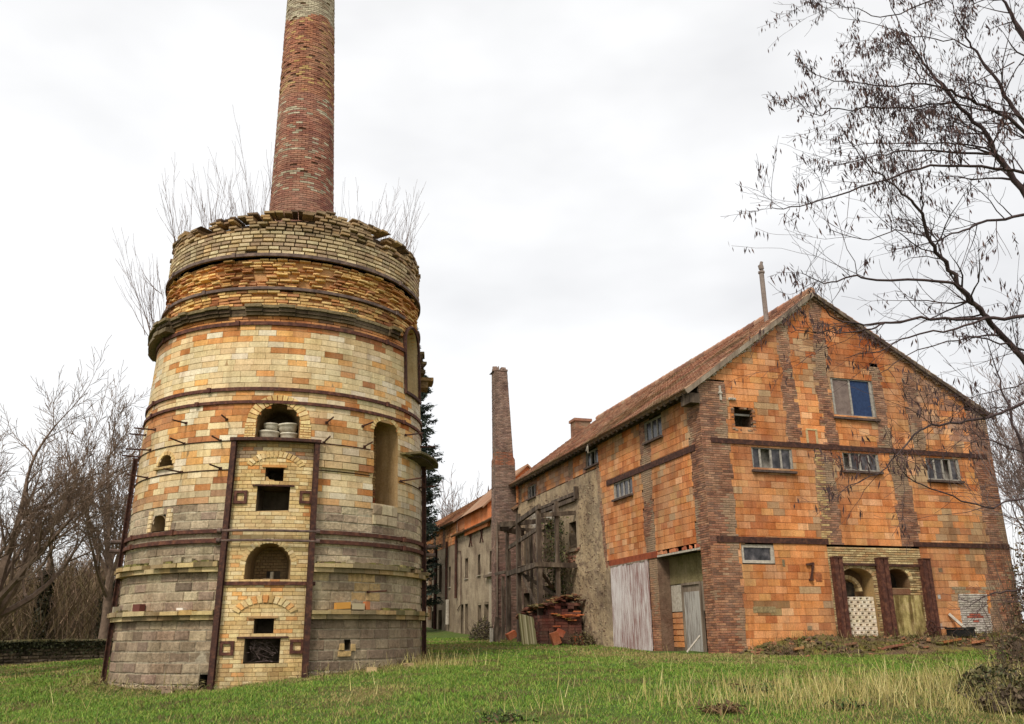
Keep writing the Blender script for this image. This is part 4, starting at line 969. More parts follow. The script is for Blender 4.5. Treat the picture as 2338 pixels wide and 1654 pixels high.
m_ = MB(); m_.mbox(LM, 2.56, 2.64, 1.0, 3.05, -rq-.04, -rq+.04); m_.mbox(LM, 1.44, 1.52, 1.0, 3.05, -rq-.04, -rq+.04); m_.mbox(LM, 1.28, 1.36, 2.2, 3.05, -rq-.04, -rq+.03); m_.mbox(LM, 1.52, 2.56, 2.98, 3.05, -rq-.04, -rq+.04); m_.mbox(LM, 1.52, 2.56, 2.78, 2.97, -rq-.04, -rq+.0); m_.build('door_frame', M['wood'], wh)
m_ = MB(); 
for a, b in ((1.53, 1.86), (1.865, 2.2), (2.205, 2.55)): m_.mbox(LM, a, b-.008, 1.0, 2.78, -rq-.03, -rq+.012)
m_.mbox(LM, 2.22, 2.27, 1.05, 2.75, -rq, -rq+.03); m_.build('plank_door', M['greydoor'], wh)
# old timber lintels and jamb in the rendered wall
for a, b, z0, z1 in ((10.2, 12.9, 6.92, 7.06), (12.85, 15.3, 6.90, 7.02), (10.25, 15.0, 6.70, 6.86)):
    m_ = MB(); m_.mbox(LM, a, b, z0, z1, .0, .12, v0b=z0+.03, v1b=z1+.02); m_.build('old_timber_lintel', M['oldwood'], wh)
m_ = MB(); m_.mbox(LM, 12.5, 12.75, 3.9, 6.7, .02, .14); m_.mbox(LM, 9.98, 10.12, 6.75, 7.25, .0, .16); m_.build('timber_jamb', M['oldwood'], wh)
m_ = MB(); m_.mbox(LM, 13.0, 13.7, 6.3, 6.65, .02, .08); m_.build('whitewashed_board', M['pale'], wh)
# tile hooks: small lead clips along the eave
for s0 in (7.75,):
    m_ = MB(); m_.beam(LM(s0, 8.5, .45), LM(s0, 8.15, .45), .03, .03); m_.beam(LM(s0, 8.4, .47), LM(s0+.12, 8.25, .47), .02, .05); m_.build('gutter_bracket', M['pale'], wh)

# small roof chimney and metal flue
def on_ray(x, y, dist):
    r = cf*FP+cr*(x-1169)-cu*(y-827); k_ = dist/math.hypot(r[0], r[1]); return np.array([0, 0, H])+r*k_
rc_ = P(3.85, 19.0, 10.9)
m_ = MB(); CHM = flatmap((rc_[0], rc_[1], 0), uG, -uL)
for (o_, U_, N_) in ((rc_-uL*.35-uG*.43, uG, -uL), (rc_-uG*.43+uL*.35, -uL, -uG), (rc_+uG*.43-uL*.35, uL, uG), (rc_+uG*.43+uL*.35, -uG, uL)):
    wdt = .86 if abs(N_@uL) > .5 else .7
    mm = flatmap((o_[0], o_[1], 0), U_, N_); masonry(m_, mm, 9.6, 12.25, .215, .07, brcol, lambda v, w_=wdt: [(0, w_)], (), mort=S(150, 132, 110), seed=130)
m_.box(rc_+Z*1.40, uG*.5, uL*.42, Z*.07, S(150, 104, 84)); m_.quads([[rc_+Z*1.475+uG*.3+uL*.25, rc_+Z*1.475-uG*.3+uL*.25, rc_+Z*1.475-uG*.3-uL*.25, rc_+Z*1.475+uG*.3-uL*.25]], (.03, .03, .03))
m_.build('roof_chimney', M['brick'], wh)
fb = P(3.5, 1.2, 11.3)
def elev_at(p, x, y):   # point straight above p seen at image row y
    r = cf*FP+cr*(x-1169)-cu*(y-827); return H+math.hypot(p[0], p[1])*r[2]/math.hypot(r[0], r[1])
ft = elev_at(fb, 1757, 622)
m_ = MB(); m_.tube([fb, fb+Z*(ft-fb[2])+uG*.0], .085, 10, (1, 1, 1)); m_.tube([fb+Z*(ft-fb[2]), fb+Z*(ft-fb[2]+.06)], .115, 10); m_.tube([fb+Z*(ft-fb[2]), fb+Z*(ft-fb[2]+.16)+uG*.03], .06, 8)
m_.tube([fb+Z*(ft-fb[2]+.15)+uG*.02, fb+Z*(ft-fb[2]+.30)-uG*.01], .09, 8); m_.tube([fb+Z*(ft-fb[2]+.28), fb+Z*(ft-fb[2]+.42)+uG*.05], .055, 8)
m_.build('flue_pipe', simple_mat('dull_flue', [(.3, S(110, 96, 88)), (.7, S(146, 132, 122))], 8, .7), wh)
# ================================================================== LONG RENDERED OUTBUILDING BEYOND
ob = empty('rendered_outbuilding', tuple(C0+uL*30+Z*1.6), 'long grey rendered outbuilding with slit windows running away behind the square brick stack', 'building')
def obcol(U_, V_):
    n1 = fbm(U_*.7, V_*.9, 181); n2 = fbm(U_*3, V_*3, 183, 3)
    c = lerp(np.array(S(178, 160, 134)), np.array(S(150, 132, 110)), np.clip((n1-.42)*4, 0, 1)); c = lerp(c, np.array(S(118, 100, 84)), np.clip((n2-.58)*6, 0, 1)*.6)
    c = lerp(c, np.array(S(186, 172, 150)), ((U_ < 23.2)*(V_ < 4.6)).astype(float)*.7)
    return c
slits = [(27.7, 28.3, 4.77, 5.85), (24.9, 25.5, 4.78, 5.9), (22.5, 23.05, 4.78, 5.9), (34.5, 35.3, 4.3, 5.95), (32.0, 32.5, 4.5, 5.7), (33.3, 33.6, 5.8, 6.3)]
doors_ = [(28.7, 29.3, 1.2, 3.25), (27.6, 28.25, 1.2, 3.23), (24.8, 25.4, 2.25, 3.2), (23.3, 24.1, 1.2, 3.19), (34.4, 35.3, 1.2, 3.2), (36.7, 37.5, 1.2, 3.22)]
m_ = MB(); render_grid(m_, LM, 17.9, 62, .9, 7.5, [rect(*q) for q in slits+doors_], obcol, st=.16, amp=.04); m_.build('render_wall', M['plaster'], ob)
for q in slits:
    m_ = MB(); m_.recess(LM, [(q[0]-.04, q[2]-.04), (q[1]+.04, q[2]-.04), (q[1]+.04, q[3]+.04), (q[0]-.04, q[3]+.04)], .25, S(120, 104, 88), S(58, 50, 44), .015); m_.mbox(LM, (q[0]+q[1])/2-.03, (q[0]+q[1])/2+.03, q[2], q[3], -.2, -.15, S(150, 138, 120)); m_.mbox(LM, q[0]-.08, q[1]+.08, q[2]-.10, q[2]-.045, -.02, .07, S(176, 164, 146)); m_.build('slit_window', M['plaster'], ob)
for i, q in enumerate(doors_):
    m_ = MB(); m_.recess(LM, [(q[0]-.04, q[2]), (q[1]+.04, q[2]), (q[1]+.04, q[3]+.04), (q[0]-.04, q[3]+.04)], .3, S(110, 96, 80), S(50, 44, 40), .015); m_.mbox(LM, q[0]+.05, q[1]-.25, q[2], q[3]-.05, -.2, -.15, S(120, 112, 104)); m_.build('doorway', M['plaster'], ob)
m_ = MB(); masonry(m_, LM, 7.0, 8.35, .40, BH, lambda u, v, R: pick(R, ORANGE), lambda v: [(30.6, 33.6), (34.3, 36.4), (37.2, 62)], (), mort=S(158, 108, 72), seed=200, seg=4, d0=-.01, d1=.02); m_.build('block_wall', M['block'], ob)
m_ = MB(); masonry(m_, LM, 7.0, 8.35, .22, BH/3, brcol, lambda v: [(30.3, 30.6), (33.6, 34.3), (36.4, 37.2)], (), seed=201, seg=4, d0=-.01, d1=.03); m_.build('brick_pilaster', M['brick'], ob)
m_ = MB(); LMb = flatmap(C0+uG*1.0, uL, -uG); masonry(m_, LMb, 7.9, 9.15, .40, BH, lambda u, v, R: pick(R, ORANGE), lambda v: [(18.0, 30.5)], (), mort=S(158, 108, 72), seed=202, seg=4); m_.quads([[P(0, 30.45, 7.4), P(1.1, 30.45, 7.4), P(1.1, 30.45, 9.1), P(0, 30.45, 8.3)]], S(170, 110, 70)); m_.build('upper_block_wall', M['block'], ob)
# low pent roof
slp = math.atan(.62)
TLR = [S(160, 110, 80), S(144, 98, 74), S(176, 124, 88), S(134, 92, 70)]
roof_slope(P(-.32, 17.9, 7.42), uL, uG*math.cos(slp)+Z*math.sin(slp), -uG*math.sin(slp)+Z*math.cos(slp), 12.9, 1.34/math.cos(slp), 203, 'pent_roof', ob, th=.08, pal=TLR)
slr = math.atan(3.25/4.75); nn = -uG*math.sin(slr)+Z*math.cos(slr)
roof_slope(P(-.35, 30.2, 8.33), uL, uG*math.cos(slr)+Z*math.sin(slr), nn, 32, 4.8/math.cos(slr), 204, 'roof', ob, tw=.3, tl=.36, pal=TLR)
roof_slope(P(.72, 18.0, 8.33+1.07*3.25/4.75), uL, uG*math.cos(slr)+Z*math.sin(slr), nn, 12.2, 3.73/math.cos(slr), 205, 'roof', ob, tw=.3, tl=.36, pal=TLR)
m_ = MB(); m_.quads([[P(4.45, 18, 11.62), P(4.45, 62, 11.62), P(9.5, 62, 8.2), P(9.5, 18, 8.2)], [P(9.4, 18, .8), P(9.4, 62, .8), P(9.4, 62, 8.2), P(9.4, 18, 8.2)], [P(0, 62, .8), P(9.4, 62, .8), P(9.4, 62, 8.2), P(0, 62, 8.2)]], S(150, 100, 76)); m_.build('rear_roof', M['tile'], ob)
m_ = MB(); m_.beam(P(.66, 18, 9.02), P(.66, 30.4, 9.02), .06, .10); m_.build('gutter', M['wood'], ob)
for s_, z0, z1, r, mt in ((36.0, 1.8, 7.3, .11, 'rust'), (32.75, 3.7, 7.3, .08, 'rust'), (30.2, 3.7, 7.2, .08, 'rust'), (32.3, 2.2, 3.7, .12, 'pale')):
    m_ = MB(); m_.tube([LM(s_, z0, .12), LM(s_, z1, .12)], r, 7); m_.build('downpipe', M[mt], ob)
m_ = MB(); m_.tube([LM(30.2, 6.5, .06), LM(29.3, 6.4, .06), LM(29.15, 6.0, .06), LM(29.1, 3.3, .06), LM(30.0, 3.0, .06)], .025, 4); m_.build('service_pipe', M['rust'], ob)
for s_ in (26.9, 24.5):
    m_ = MB(); m_.beam(LM(s_-.25, 6.45, .05), LM(s_+.25, 7.15, .05), .05, .06, -uG); m_.beam(LM(s_+.25, 6.45, .08), LM(s_-.25, 7.15, .08), .05, .06, -uG); m_.build('wall_anchor', M['rust'], ob)
m_ = MB(); m_.mbox(LM, 21.9, 23.6, 4.5, 4.62, .0, .22, S(110, 94, 80)); m_.build('ledge', M['stone'], ob)
m_ = MB(); m_.mbox(LM, 37.6, 38.5, 2.6, 6.9, .0, .05, S(140, 100, 66)); m_.build('brick_patch', M['plaster'], ob)
# small cross gable seen past the end of the warehouse roof
ga = on_ray(1203, 1064, 47.5); m_ = MB(); gd = unit(np.array([-uL[1], uL[0], 0]))
gl, gr_ = ga-uG*2.3-Z*2.2, ga+uG*2.3-Z*2.2
m_.quads([[gl-Z*1.2, gr_-Z*1.2, gr_, gl], [gl, gr_, ga+uG*.02, ga-uG*.02], [gl-Z*1.2, gl, gl+uL*5, gl+uL*5-Z*1.2]], S(212, 122, 66)); m_.build('cross_gable', M['block'], ob)
m_ = MB()
for s_ in (-1, 1):
    e0 = ga+uG*s_*2.6-Z*2.42; m_.quads([[e0-uL*.15+Z*.08, ga-uL*.15+Z*.10, ga+uL*5+Z*.10, e0+uL*5+Z*.08], [e0-uL*.15-Z*.03, ga-uL*.15-Z*.01, ga-uL*.15+Z*.10, e0-uL*.15+Z*.08]], S(140, 104, 80))
m_.build('cross_gable_roof', M['tile'], ob)
m_ = MB(); sp = on_ray(1115, 1122, 52); m_.tube([sp-Z*1.2, sp-Z*.2, sp+Z*.35], [.10, .07, .01], 6); m_.build('roof_finial', M['rust'], ob)

# ================================================================== SQUARE BRICK STACK
st = empty('square_chimney_stack', tuple(C0+uL*18.5-uG*.6+Z*1.2), 'tall tapering square brick stack with a ragged top against the outbuilding wall', 'chimney')
def dr(z): return np.interp(z, [1, 7.1, 9.9, 9.95, 14.7], [0.0, .06, .12, .2, .50])
def dl(z): return np.interp(z, [1, 9.9, 9.95, 14.7], [1.15, 1.15, 1.10, 1.17])
def sd_(z): return np.interp(z, [1, 10, 14.7], [.72, .66, .52])
s0_ = 18.0
def stmap(face):
    def f(u, v, d):
        u, v, d = np.broadcast_arrays(np.asarray(u, float), np.asarray(v, float), np.asarray(d, float))
        a, b, c = dr(v), dl(v), sd_(v)
        if face == 0: D = b+(a-b)*u; Sx = s0_-d; 
        elif face == 1: D = b+d; Sx = s0_+c*(1-u)
        elif face == 2: D = a-d; Sx = s0_+c*u
        else: D = a+(b-a)*u; Sx = s0_+c+d
        return C0+Sx[..., None]*uL-D[..., None]*uG+v[..., None]*Z if np.ndim(Sx) else C0+Sx*uL-D*uG+v*Z
    return f
m_ = MB(); SB = [S(134, 108, 98), S(120, 96, 88), S(148, 120, 108), S(112, 92, 86), S(140, 118, 108)]
def stcol(u, v, R):
    c = np.array(pick(R, SB, .12))
    if 9.6 < v < 10.2: c = np.array(pick(R, [S(170, 104, 76), S(150, 98, 78), S(134, 100, 86)], .1))
    if float(fbm(u*2, v*.7, 301)) > .58: c = c*.72
    if v < 6.5: c = c*np.array([1.0, .90, .88])
    if 8.4 < v < 8.5: c = c*.4
    return tuple(c)
for f_ in range(4):
    mp_ = stmap(f_); masonry(m_, (lambda u, v, d, q=mp_: q(u, v, d)), .8, 14.45, .22, .072, stcol, lambda v: [(0, 1)], (), gap=.010, k=1/1.05, prot=.008, jit=.006, missing=.01, seed=210+f_, mort=S(112, 92, 80), seg=3)
R = random.Random(77)
for i in range(26):
    u = R.random(); f_ = stmap(R.choice([0, 0, 1, 2, 3])); h_ = R.uniform(.05, .28); m_.brick(f_, ((u-.1, 14.4), (u+.12, 14.4), (u+.1, 14.45+h_), (u-.1, 14.45+h_*R.random())), -.22, R.uniform(-.03, .03), pick(R, SB), .02)
m_.quads([[C0+uL*s0_-uG*.5+Z*14.4, C0+uL*s0_-uG*1.24+Z*14.4, C0+uL*(s0_+.75)-uG*1.24+Z*14.4, C0+uL*(s0_+.75)-uG*.5+Z*14.4]], (.05, .04, .035))
m_.build('shaft', M['brick'], st)
m_ = MB(); m_.beam(C0+uL*17.95-uG*1.1+Z*1.3, C0+uL*17.95-uG*1.08+Z*6.8, .05, .05); m_.build('corner_pipe', M['wood'], st)

# ================================================================== DERELICT TIMBER GANTRY
tg = empty('timber_gantry', tuple(C0+uL*12-uG*1.2+Z*1.3), 'collapsing grey timber gantry with posts and broken beams against the rendered wall', 'timber frame')
def Q(s, d, z): return C0+uL*s-uG*d+Z*z
def tpart(name, a, b, w_, h_, mat='oldwood', par=tg):
    m_ = MB(); a = np.array(a, float); b = np.array(b, float); R = random.Random(int(abs(a[0]*97+b[2]*31)*10)); n = 5
    P_ = [a+(b-a)*i/n+np.array([R.uniform(-.004, .004) for _ in range(3)]) for i in range(n+1)]
    P_[0] = a; P_[-1] = b
    for i in range(n): m_.beam(P_[i], P_[i+1], w_, h_, Z if abs(unit(b-a)[2]) < .8 else uL)
    return m_.build(name, M[mat], par)
for s_, d_, z0, z1, w_ in ((13.0, 1.6, 1.2, 6.5, .17), (10.35, 1.6, 1.15, 6.28, .18), (14.6, 1.6, 1.2, 6.35, .13), (10.45, .8, 2.9, 6.7, .15), (12.3, .9, 1.2, 4.1, .12), (11.4, .5, 1.2, 4.2, .12), (15.6, 1.2, 1.2, 5.2, .10), (16.3, 1.3, 1.2, 4.1, .12), (14.0, .7, 1.2, 6.0, .12), (11.9, .25, 3.9, 6.5, .13), (15.1, .5, 3.8, 6.3, .12)): tpart('post', Q(s_, d_, z0), Q(s_+.05, d_-.02, z1), w_, w_)
for a, b, w_, h_ in (((14.9, 1.6, 6.0), (10.2, 1.6, 6.42), .12, .18), ((13.3, 2.3, 6.05), (13.3, .1, 6.3), .14, .2), ((13.4, 2.35, 5.95), (15.4, .6, 5.95), .12, .22), ((10.5, 1.7, 4.17), (13.1, 1.62, 4.1), .14, .18), ((10.3, 1.8, 4.18), (10.4, .0, 4.15), .14, .16), ((14.7, 1.55, 5.2), (10.4, 1.65, 5.55), .08, .16),
                     ((12.9, 1.5, 4.0), (10.6, .3, 2.7), .1, .12), ((14.6, 1.6, 4.1), (13.0, 1.6, 4.15), .12, .2), ((10.4, 1.6, 6.1), (10.4, .0, 6.25), .12, .16), ((10.45, 1.5, 3.9), (11.9, .2, 3.0), .08, .10), ((12.4, 1.6, 3.9), (10.5, 1.5, 2.2), .08, .1), ((15.5, 1.4, 4.25), (17.6, 1.25, 4.3), .12, .12), ((13.0, 1.55, 5.85), (13.1, .0, 5.8), .10, .12)): tpart('beam', Q(*a), Q(*b), w_, h_)
for i in range(7): tpart('deck_board', Q(10.5+i*.37, 1.7, 4.27), Q(10.55+i*.37, .1, 4.26), .24, .03)
# ivy on the gantry
def leafclump(name, n, fpos, size, cols, label, cat, R, stems=None, off=None, thin=.5, group=None, mat='leaf'):
    Pc = np.array([fpos(R) for _ in range(n)]); rs = np.random.RandomState(R.randint(0, 9999))
    a = rs.normal(size=(n, 3)); a /= np.linalg.norm(a, axis=1)[:, None]; b = np.cross(a, rs.normal(size=(n, 3))); b /= np.linalg.norm(b, axis=1)[:, None]
    sz = size*rs.uniform(.5, 1.3, (n, 1)); qd = np.stack([Pc-a*sz, Pc+b*sz*thin, Pc+a*sz, Pc-b*sz*thin], 1)
    cc = np.array(cols)[rs.randint(0, len(cols), n)]*rs.uniform(.7, 1.25, (n, 1))
    m_ = MB(); m_.quads(qd, cc)
    for s_ in (stems or []): m_.tube(s_[0], s_[1], 4, S(84, 68, 54))
    return tag(m_.build(name, M[mat], off=off if off is not None else Pc.mean(0)*np.array([1, 1, 0])+np.array([0, 0, Pc[:, 2].min()])), label, cat, group)
IVY = [S(84, 92, 48), S(66, 76, 40), S(104, 104, 58), S(96, 80, 50), S(58, 62, 36)]
def ivyp(R):
    s_ = R.gauss(11.7, .5); z_ = R.uniform(3.0, 6.2); d_ = .2+abs(R.gauss(0, .28)); return Q(s_, d_, z_)
leafclump('ivy', 1500, ivyp, .06, IVY, 'dull green ivy hanging on the wall behind the timber gantry', 'ivy', random.Random(1), stems=[([Q(11.5, .2, 1.3), Q(11.7, .15, 3), Q(11.8, .12, 5.5)], [.04, .03, .01])])
# orange brick pile with mossy top
bp = empty('brick_pile', tuple(Q(10.2, .8, 1.2)), 'stacked dark red brick pile with mossy orange tiles on top beside the gantry', 'brick pile')
R = random.Random(31); m_ = MB()
for k_ in range(14):
    z0 = 1.12+k_*.115
    for dd in range(6):
        for s_ in range(8):
            sh = R.uniform(-.02, .02); d0_ = .15+dd*.27; s1_ = 9.75+s_*.24
            if k_ > 9 and (dd > 4 or R.random() < .12*(k_-9)): continue
            m_.box(Q(s1_+.11, d0_+.13+sh, z0+.055), uL*.112, uG*.128, Z*.052, pick(R, [S(96, 52, 46), S(84, 44, 40), S(110, 60, 50), S(76, 42, 38)], .12))
m_.build('stacked_bricks', M['brick'], bp)
m_ = MB()
for i in range(240):
    s_ = R.uniform(9.7, 12.4); d_ = R.uniform(.1, 1.9); zt = 2.66+.30*math.exp(-((d_-.5)/.6)**2)-.25*max(0, s_-11)-.14*max(0, d_-1.2)+R.uniform(-.06, .08); a = R.uniform(-.4, .4)
    c = pick(R, [S(140, 84, 58), S(116, 70, 50), S(156, 96, 60), S(116, 98, 60), S(104, 92, 54), S(104, 60, 46), S(84, 52, 42)], .12)
    ax = unit(uL*math.cos(a)+uG*math.sin(a)+Z*R.uniform(-.3, .3)); ay = unit(np.cross(Z, ax)+Z*R.uniform(-.35, .25)); m_.box(Q(s_, d_, zt), ax*.16, ay*.10, unit(np.cross(ax, ay))*.012, c)
m_.build('mossy_tiles', M['brick'], bp)
m_ = MB()
for i in range(90):
    s_ = 9.66-R.random()*.12; d_ = R.uniform(.2, 1.7); z_ = 1.3+R.random()*1.3
    if abs(z_-(2.0+.35*math.sin(d_*3))) > .12 or R.random() < .35: continue
    m_.box(Q(s_, d_, z_), uG*.14, uL*.05, Z*.02, pick(R, [S(206, 110, 62), S(186, 98, 56)], .1))
for i in range(8): m_.box(Q(9.7, .5+i*.11, 2.05+.25*math.sin(i*.23)+R.uniform(-.03, .03)), uG*.12, uL*.06, Z*.018, pick(R, [S(206, 110, 62), S(150, 116, 58)], .1))
m_.build('orange_slates', M['brick'], bp)
def block_thing(name, c, ax, ay, az, col, lb, cat, group=None, mat='block'):
    m_ = MB(); R = random.Random(int(c[0]*100)); V = []
    for k_ in (-1, 1):
        for i, j in ((-1, -1), (1, -1), (1, 1), (-1, 1)): V.append(c+i*ax*R.uniform(.85, 1.05)+j*ay*R.uniform(.85, 1.05)+k_*az*R.uniform(.85, 1.05))
    m_.mesh(V, [[0, 3, 2, 1], [4, 5, 6, 7], [0, 1, 5, 4], [1, 2, 6, 5], [2, 3, 7, 6], [3, 0, 4, 7]], col)
    return tag(m_.build(name, M[mat], off=c-az), lb, cat, group)
block_thing('fallen_block', Q(9.4, 1.35, 1.42), unit(uG+Z*.4)*.16, uL*.12, unit(Z-uG*.4)*.24, S(170, 96, 62), 'upright orange block leaning at the left foot of the brick pile', 'block', 'fallen orange blocks')
block_thing('fallen_block', Q(9.4, 1.15, 1.62), unit(uG-Z*.5)*.15, uL*.1, unit(Z+uG*.5)*.14, S(170, 84, 56), 'dark orange broken block resting on the left foot of the pile', 'block', 'fallen orange blocks')
block_thing('fallen_block', Q(9.1, .55, 1.34), uG*.20, uL*.12, Z*.17, S(190, 104, 62), 'bright orange block on the grass in front of the brick pile', 'block', 'fallen orange blocks')
block_thing('fallen_block', Q(13.6, 1.75, 1.55), unit(uG+Z*.5)*.2, uL*.15, unit(Z-uG*.5)*.14, S(186, 96, 58), 'orange lump behind the leaning boards near the stack', 'block', 'fallen orange blocks')
# leaning corrugated sheet
cs = empty('leaning_boards', tuple(Q(10.3, 2.2, 1.2)), 'mossy pale corrugated boards leaning against the gantry post', 'boards')
m_ = MB(); n = 16
for i in range(n):
    d0_ = 2.35-i*.047+.0; top = 2.36-.012*i-.3*max(0, (i-14)/8); x = .03*math.sin(i*PI*.8)
    m_.box((Q(10.3, d0_, 1.15)+Q(10.75+x, d0_-.02, top))/2, uG*.022, (Q(10.75+x, d0_-.02, top)-Q(10.3, d0_, 1.15))/2, unit(uL)*.01, pick(random.Random(i), [S(164, 154, 118), S(136, 128, 92), S(180, 170, 136), S(112, 106, 68)]))
m_.build('corrugated_sheet', M['attr'], cs)
m_ = MB(); m_.beam(Q(10.0, 1.15, 1.15), Q(10.4, 1.55, 2.2), .05, .3, uL); m_.build('slate_board', M['oldwood'], cs)
ps = empty('broken_post', tuple(Q(14.5, 2.35, 1.2)), 'pale stub post beside dark splintered wood at the foot of the stack', 'post')
m_ = MB(); m_.beam(Q(14.2, 2.45, 1.1), Q(14.2, 2.45, 1.85), .12, .12, uL); m_.build('stub', M['pale'], ps)
m_ = MB(); m_.beam(Q(14.3, 2.3, 1.1), Q(14.3, 2.15, 2.3), .2, .06, uL); m_.beam(Q(14.35, 2.1, 1.1), Q(14.35, 2.0, 1.9), .1, .06, uL); m_.build('splintered_board', M['oldwood'], ps)

# ================================================================== RUBBLE BANK at the gable foot
def moundh(t, e):      # t along gable, e metres out from the wall
    k_ = np.interp(t, [.2, 1.2, 3, 6, 9, 11, 13], [.02, .22, .52, .42, .38, .45, .3]); wd_ = np.interp(t, [.2, 1.5, 4, 8, 13], [.6, 1.2, 2.0, 2.4, 2.6])
    return k_*np.clip(1-e/wd_, 0, 1)**.8
m_ = MB(); ts = np.arange(.2, 16, .12); es = np.arange(-.05, 3.2, .12); T_, E_ = np.meshgrid(ts, es)
Pm = C0+T_[..., None]*uG-E_[..., None]*uL; zz = gz(Pm[..., 0], Pm[..., 1])+moundh(T_, np.maximum(E_, 0))*(0.75+.6*fbm(T_*1.5, E_*1.5, 5))+.05*(fbm(T_*6, E_*6, 8)-.5)-.04
Pm[..., 2] = zz; nx = len(ts); ii, jj = np.meshgrid(np.arange(nx-1), np.arange(len(es)-1)); a_ = (jj*nx+ii).ravel()
n1 = fbm(T_*1.3, E_*2, 55); cc = lerp(np.array(S(106, 84, 62)), np.array(S(112, 104, 50)), np.clip((n1-.45)*5, 0, 1)); cc = lerp(cc, np.array(S(80, 64, 54)), np.clip((fbm(T_*5, E_*5, 57)-.5)*6, 0, 1)*.7)
m_.V.append(Pm.reshape(-1, 3)); m_.Cc.append(cc.reshape(-1, 3)); m_.F.append(np.stack([a_, a_+1, a_+nx+1, a_+nx], -1)); m_.n = Pm.shape[0]*Pm.shape[1]
R = random.Random(61)
for i in range(700):
    t_ = R.uniform(.4, 12); e_ = abs(R.gauss(.6, .7)); p = C0+uG*t_-uL*e_; z_ = float(gz(p[0], p[1]))+float(moundh(t_, e_))*.95
    s_ = R.uniform(.015, .06); c = pick(R, [S(140, 96, 70), S(104, 84, 66), S(150, 108, 76), S(104, 90, 62), S(96, 92, 48), S(128, 112, 78), S(80, 66, 52), S(90, 88, 48)], .2)
    ax = unit([R.gauss(0, 1), R.gauss(0, 1), R.gauss(0, .4)]); ay = unit(np.cross(ax, [R.gauss(0, .5), R.gauss(0, .5), 1])); m_.box(np.array([p[0], p[1], z_]), ax*s_*1.6, ay*s_, np.cross(ax, ay)*s_*.4, c)
for i in range(5200):      # dead stalks and twigs
    t_ = R.uniform(1, 13); e_ = abs(R.gauss(.8, .8)); p = C0+uG*t_-uL*e_; z_ = float(gz(p[0], p[1]))+float(moundh(t_, e_))*.9
    a = np.array([p[0], p[1], z_]); d_ = unit([R.gauss(0, 1), R.gauss(0, 1), R.uniform(.0, 1.2)])*R.uniform(.1, .38); s_ = unit(np.cross(d_, [0, .3, 1]))*.006
    c = pick(R, [S(120, 96, 70), S(150, 128, 92), S(92, 90, 48), S(84, 68, 56), S(110, 116, 54)], .2); m_.quads([[a-s_, a+s_, a+d_+s_*.3, a+d_-s_*.3]], c)
tag(m_.build('rubble_bank', M['attr']), 'bank of mossy rubble, twigs and brick fragments along the foot of the gable', 'rubble', kind='stuff')
for t_, e_, c, lb, ln in ((1.9, .9, S(196, 140, 84), 'tan tile slab lying at the left end of the rubble bank', .16), (6.7, 1.3, S(206, 128, 72), 'long orange slab on the rubble in front of the right steel post', .34), (7.2, 1.7, S(186, 112, 70), 'darker orange slab lower down the rubble bank', .26), (4.5, 1.5, S(160, 96, 74), 'dull red flat slab on the rubble below the pierced screen', .32), (3.4, 1.1, S(150, 104, 78), 'small brown slab on the rubble left of the steel posts', .18)):
    p = C0+uG*t_-uL*e_; z_ = float(gz(p[0], p[1]))+float(moundh(t_, e_)); block_thing('fallen_slab', np.array([p[0], p[1], z_+.03]), unit(uG+Z*.12)*ln, unit(-uL+Z*.3)*.13, Z*.03, c, lb, 'slab', 'slabs on the rubble bank')
m_ = MB(); a, b = GM(7.99, 2.05, .05), GM(8.55, 1.22, .55); m_.beam(a, b, .09, .035, -uL); tag(m_.build('leaning_plank', M['pale'], off=b), 'pale timber plank leaning on the gable beside the whitewashed patch', 'plank')
m_ = MB(); a, b = LM(1.15, 1.5, -.1), LM(1.35, 1.05, .25); m_.beam(a, b, .06, .03, uG); tag(m_.build('short_batten', M['pale'], off=b), 'short pale batten propped by the corner pier next to the grey door', 'batten')
m_ = MB(); R = random.Random(2)
c0 = GM(7.9, 1.5, .5); m_.box(c0, uG*.34, uL*.2, Z*.1, (1, 1, 1)); m_.box(c0+Z*.13, uG*.36, uL*.22, Z*.025, (1, 1, 1)); tag(m_.build('dark_crate', M['dark'], off=c0-Z*.1), 'flat black box lying on the rubble right of the steel posts', 'box')
gw = empty('rusty_gear', tuple(GM(6.95, 1.45, .45)), 'rusty iron gear with a rod half buried in front of the mouldy panel', 'scrap')
m_ = MB(); c0 = GM(6.95, 1.68, .4)
an = np.linspace(0, 2*PI, 17); m_.tube([c0+uG*.15*math.cos(a)+Z*.15*math.sin(a) for a in an], .028, 6, cap=False); m_.tube([c0-uL*.05, c0+uL*.05], .05, 8)
for a in an[:-1:2]: m_.beam(c0+uG*.15*math.cos(a)+Z*.15*math.sin(a), c0+uG*.2*math.cos(a)+Z*.2*math.sin(a), .04, .04)
for a in (0, PI/3, 2*PI/3): m_.beam(c0-uG*.15*math.cos(a)-Z*.15*math.sin(a), c0+uG*.15*math.cos(a)+Z*.15*math.sin(a), .025, .025)
m_.build('wheel', M['rust'], gw); m_ = MB(); m_.tube([c0+uG*.1, c0+uG*.55-Z*.02], .02, 5); m_.tube([c0-uG*.3-Z*.2, c0], .02, 5); m_.build('rod', M['rust'], gw)

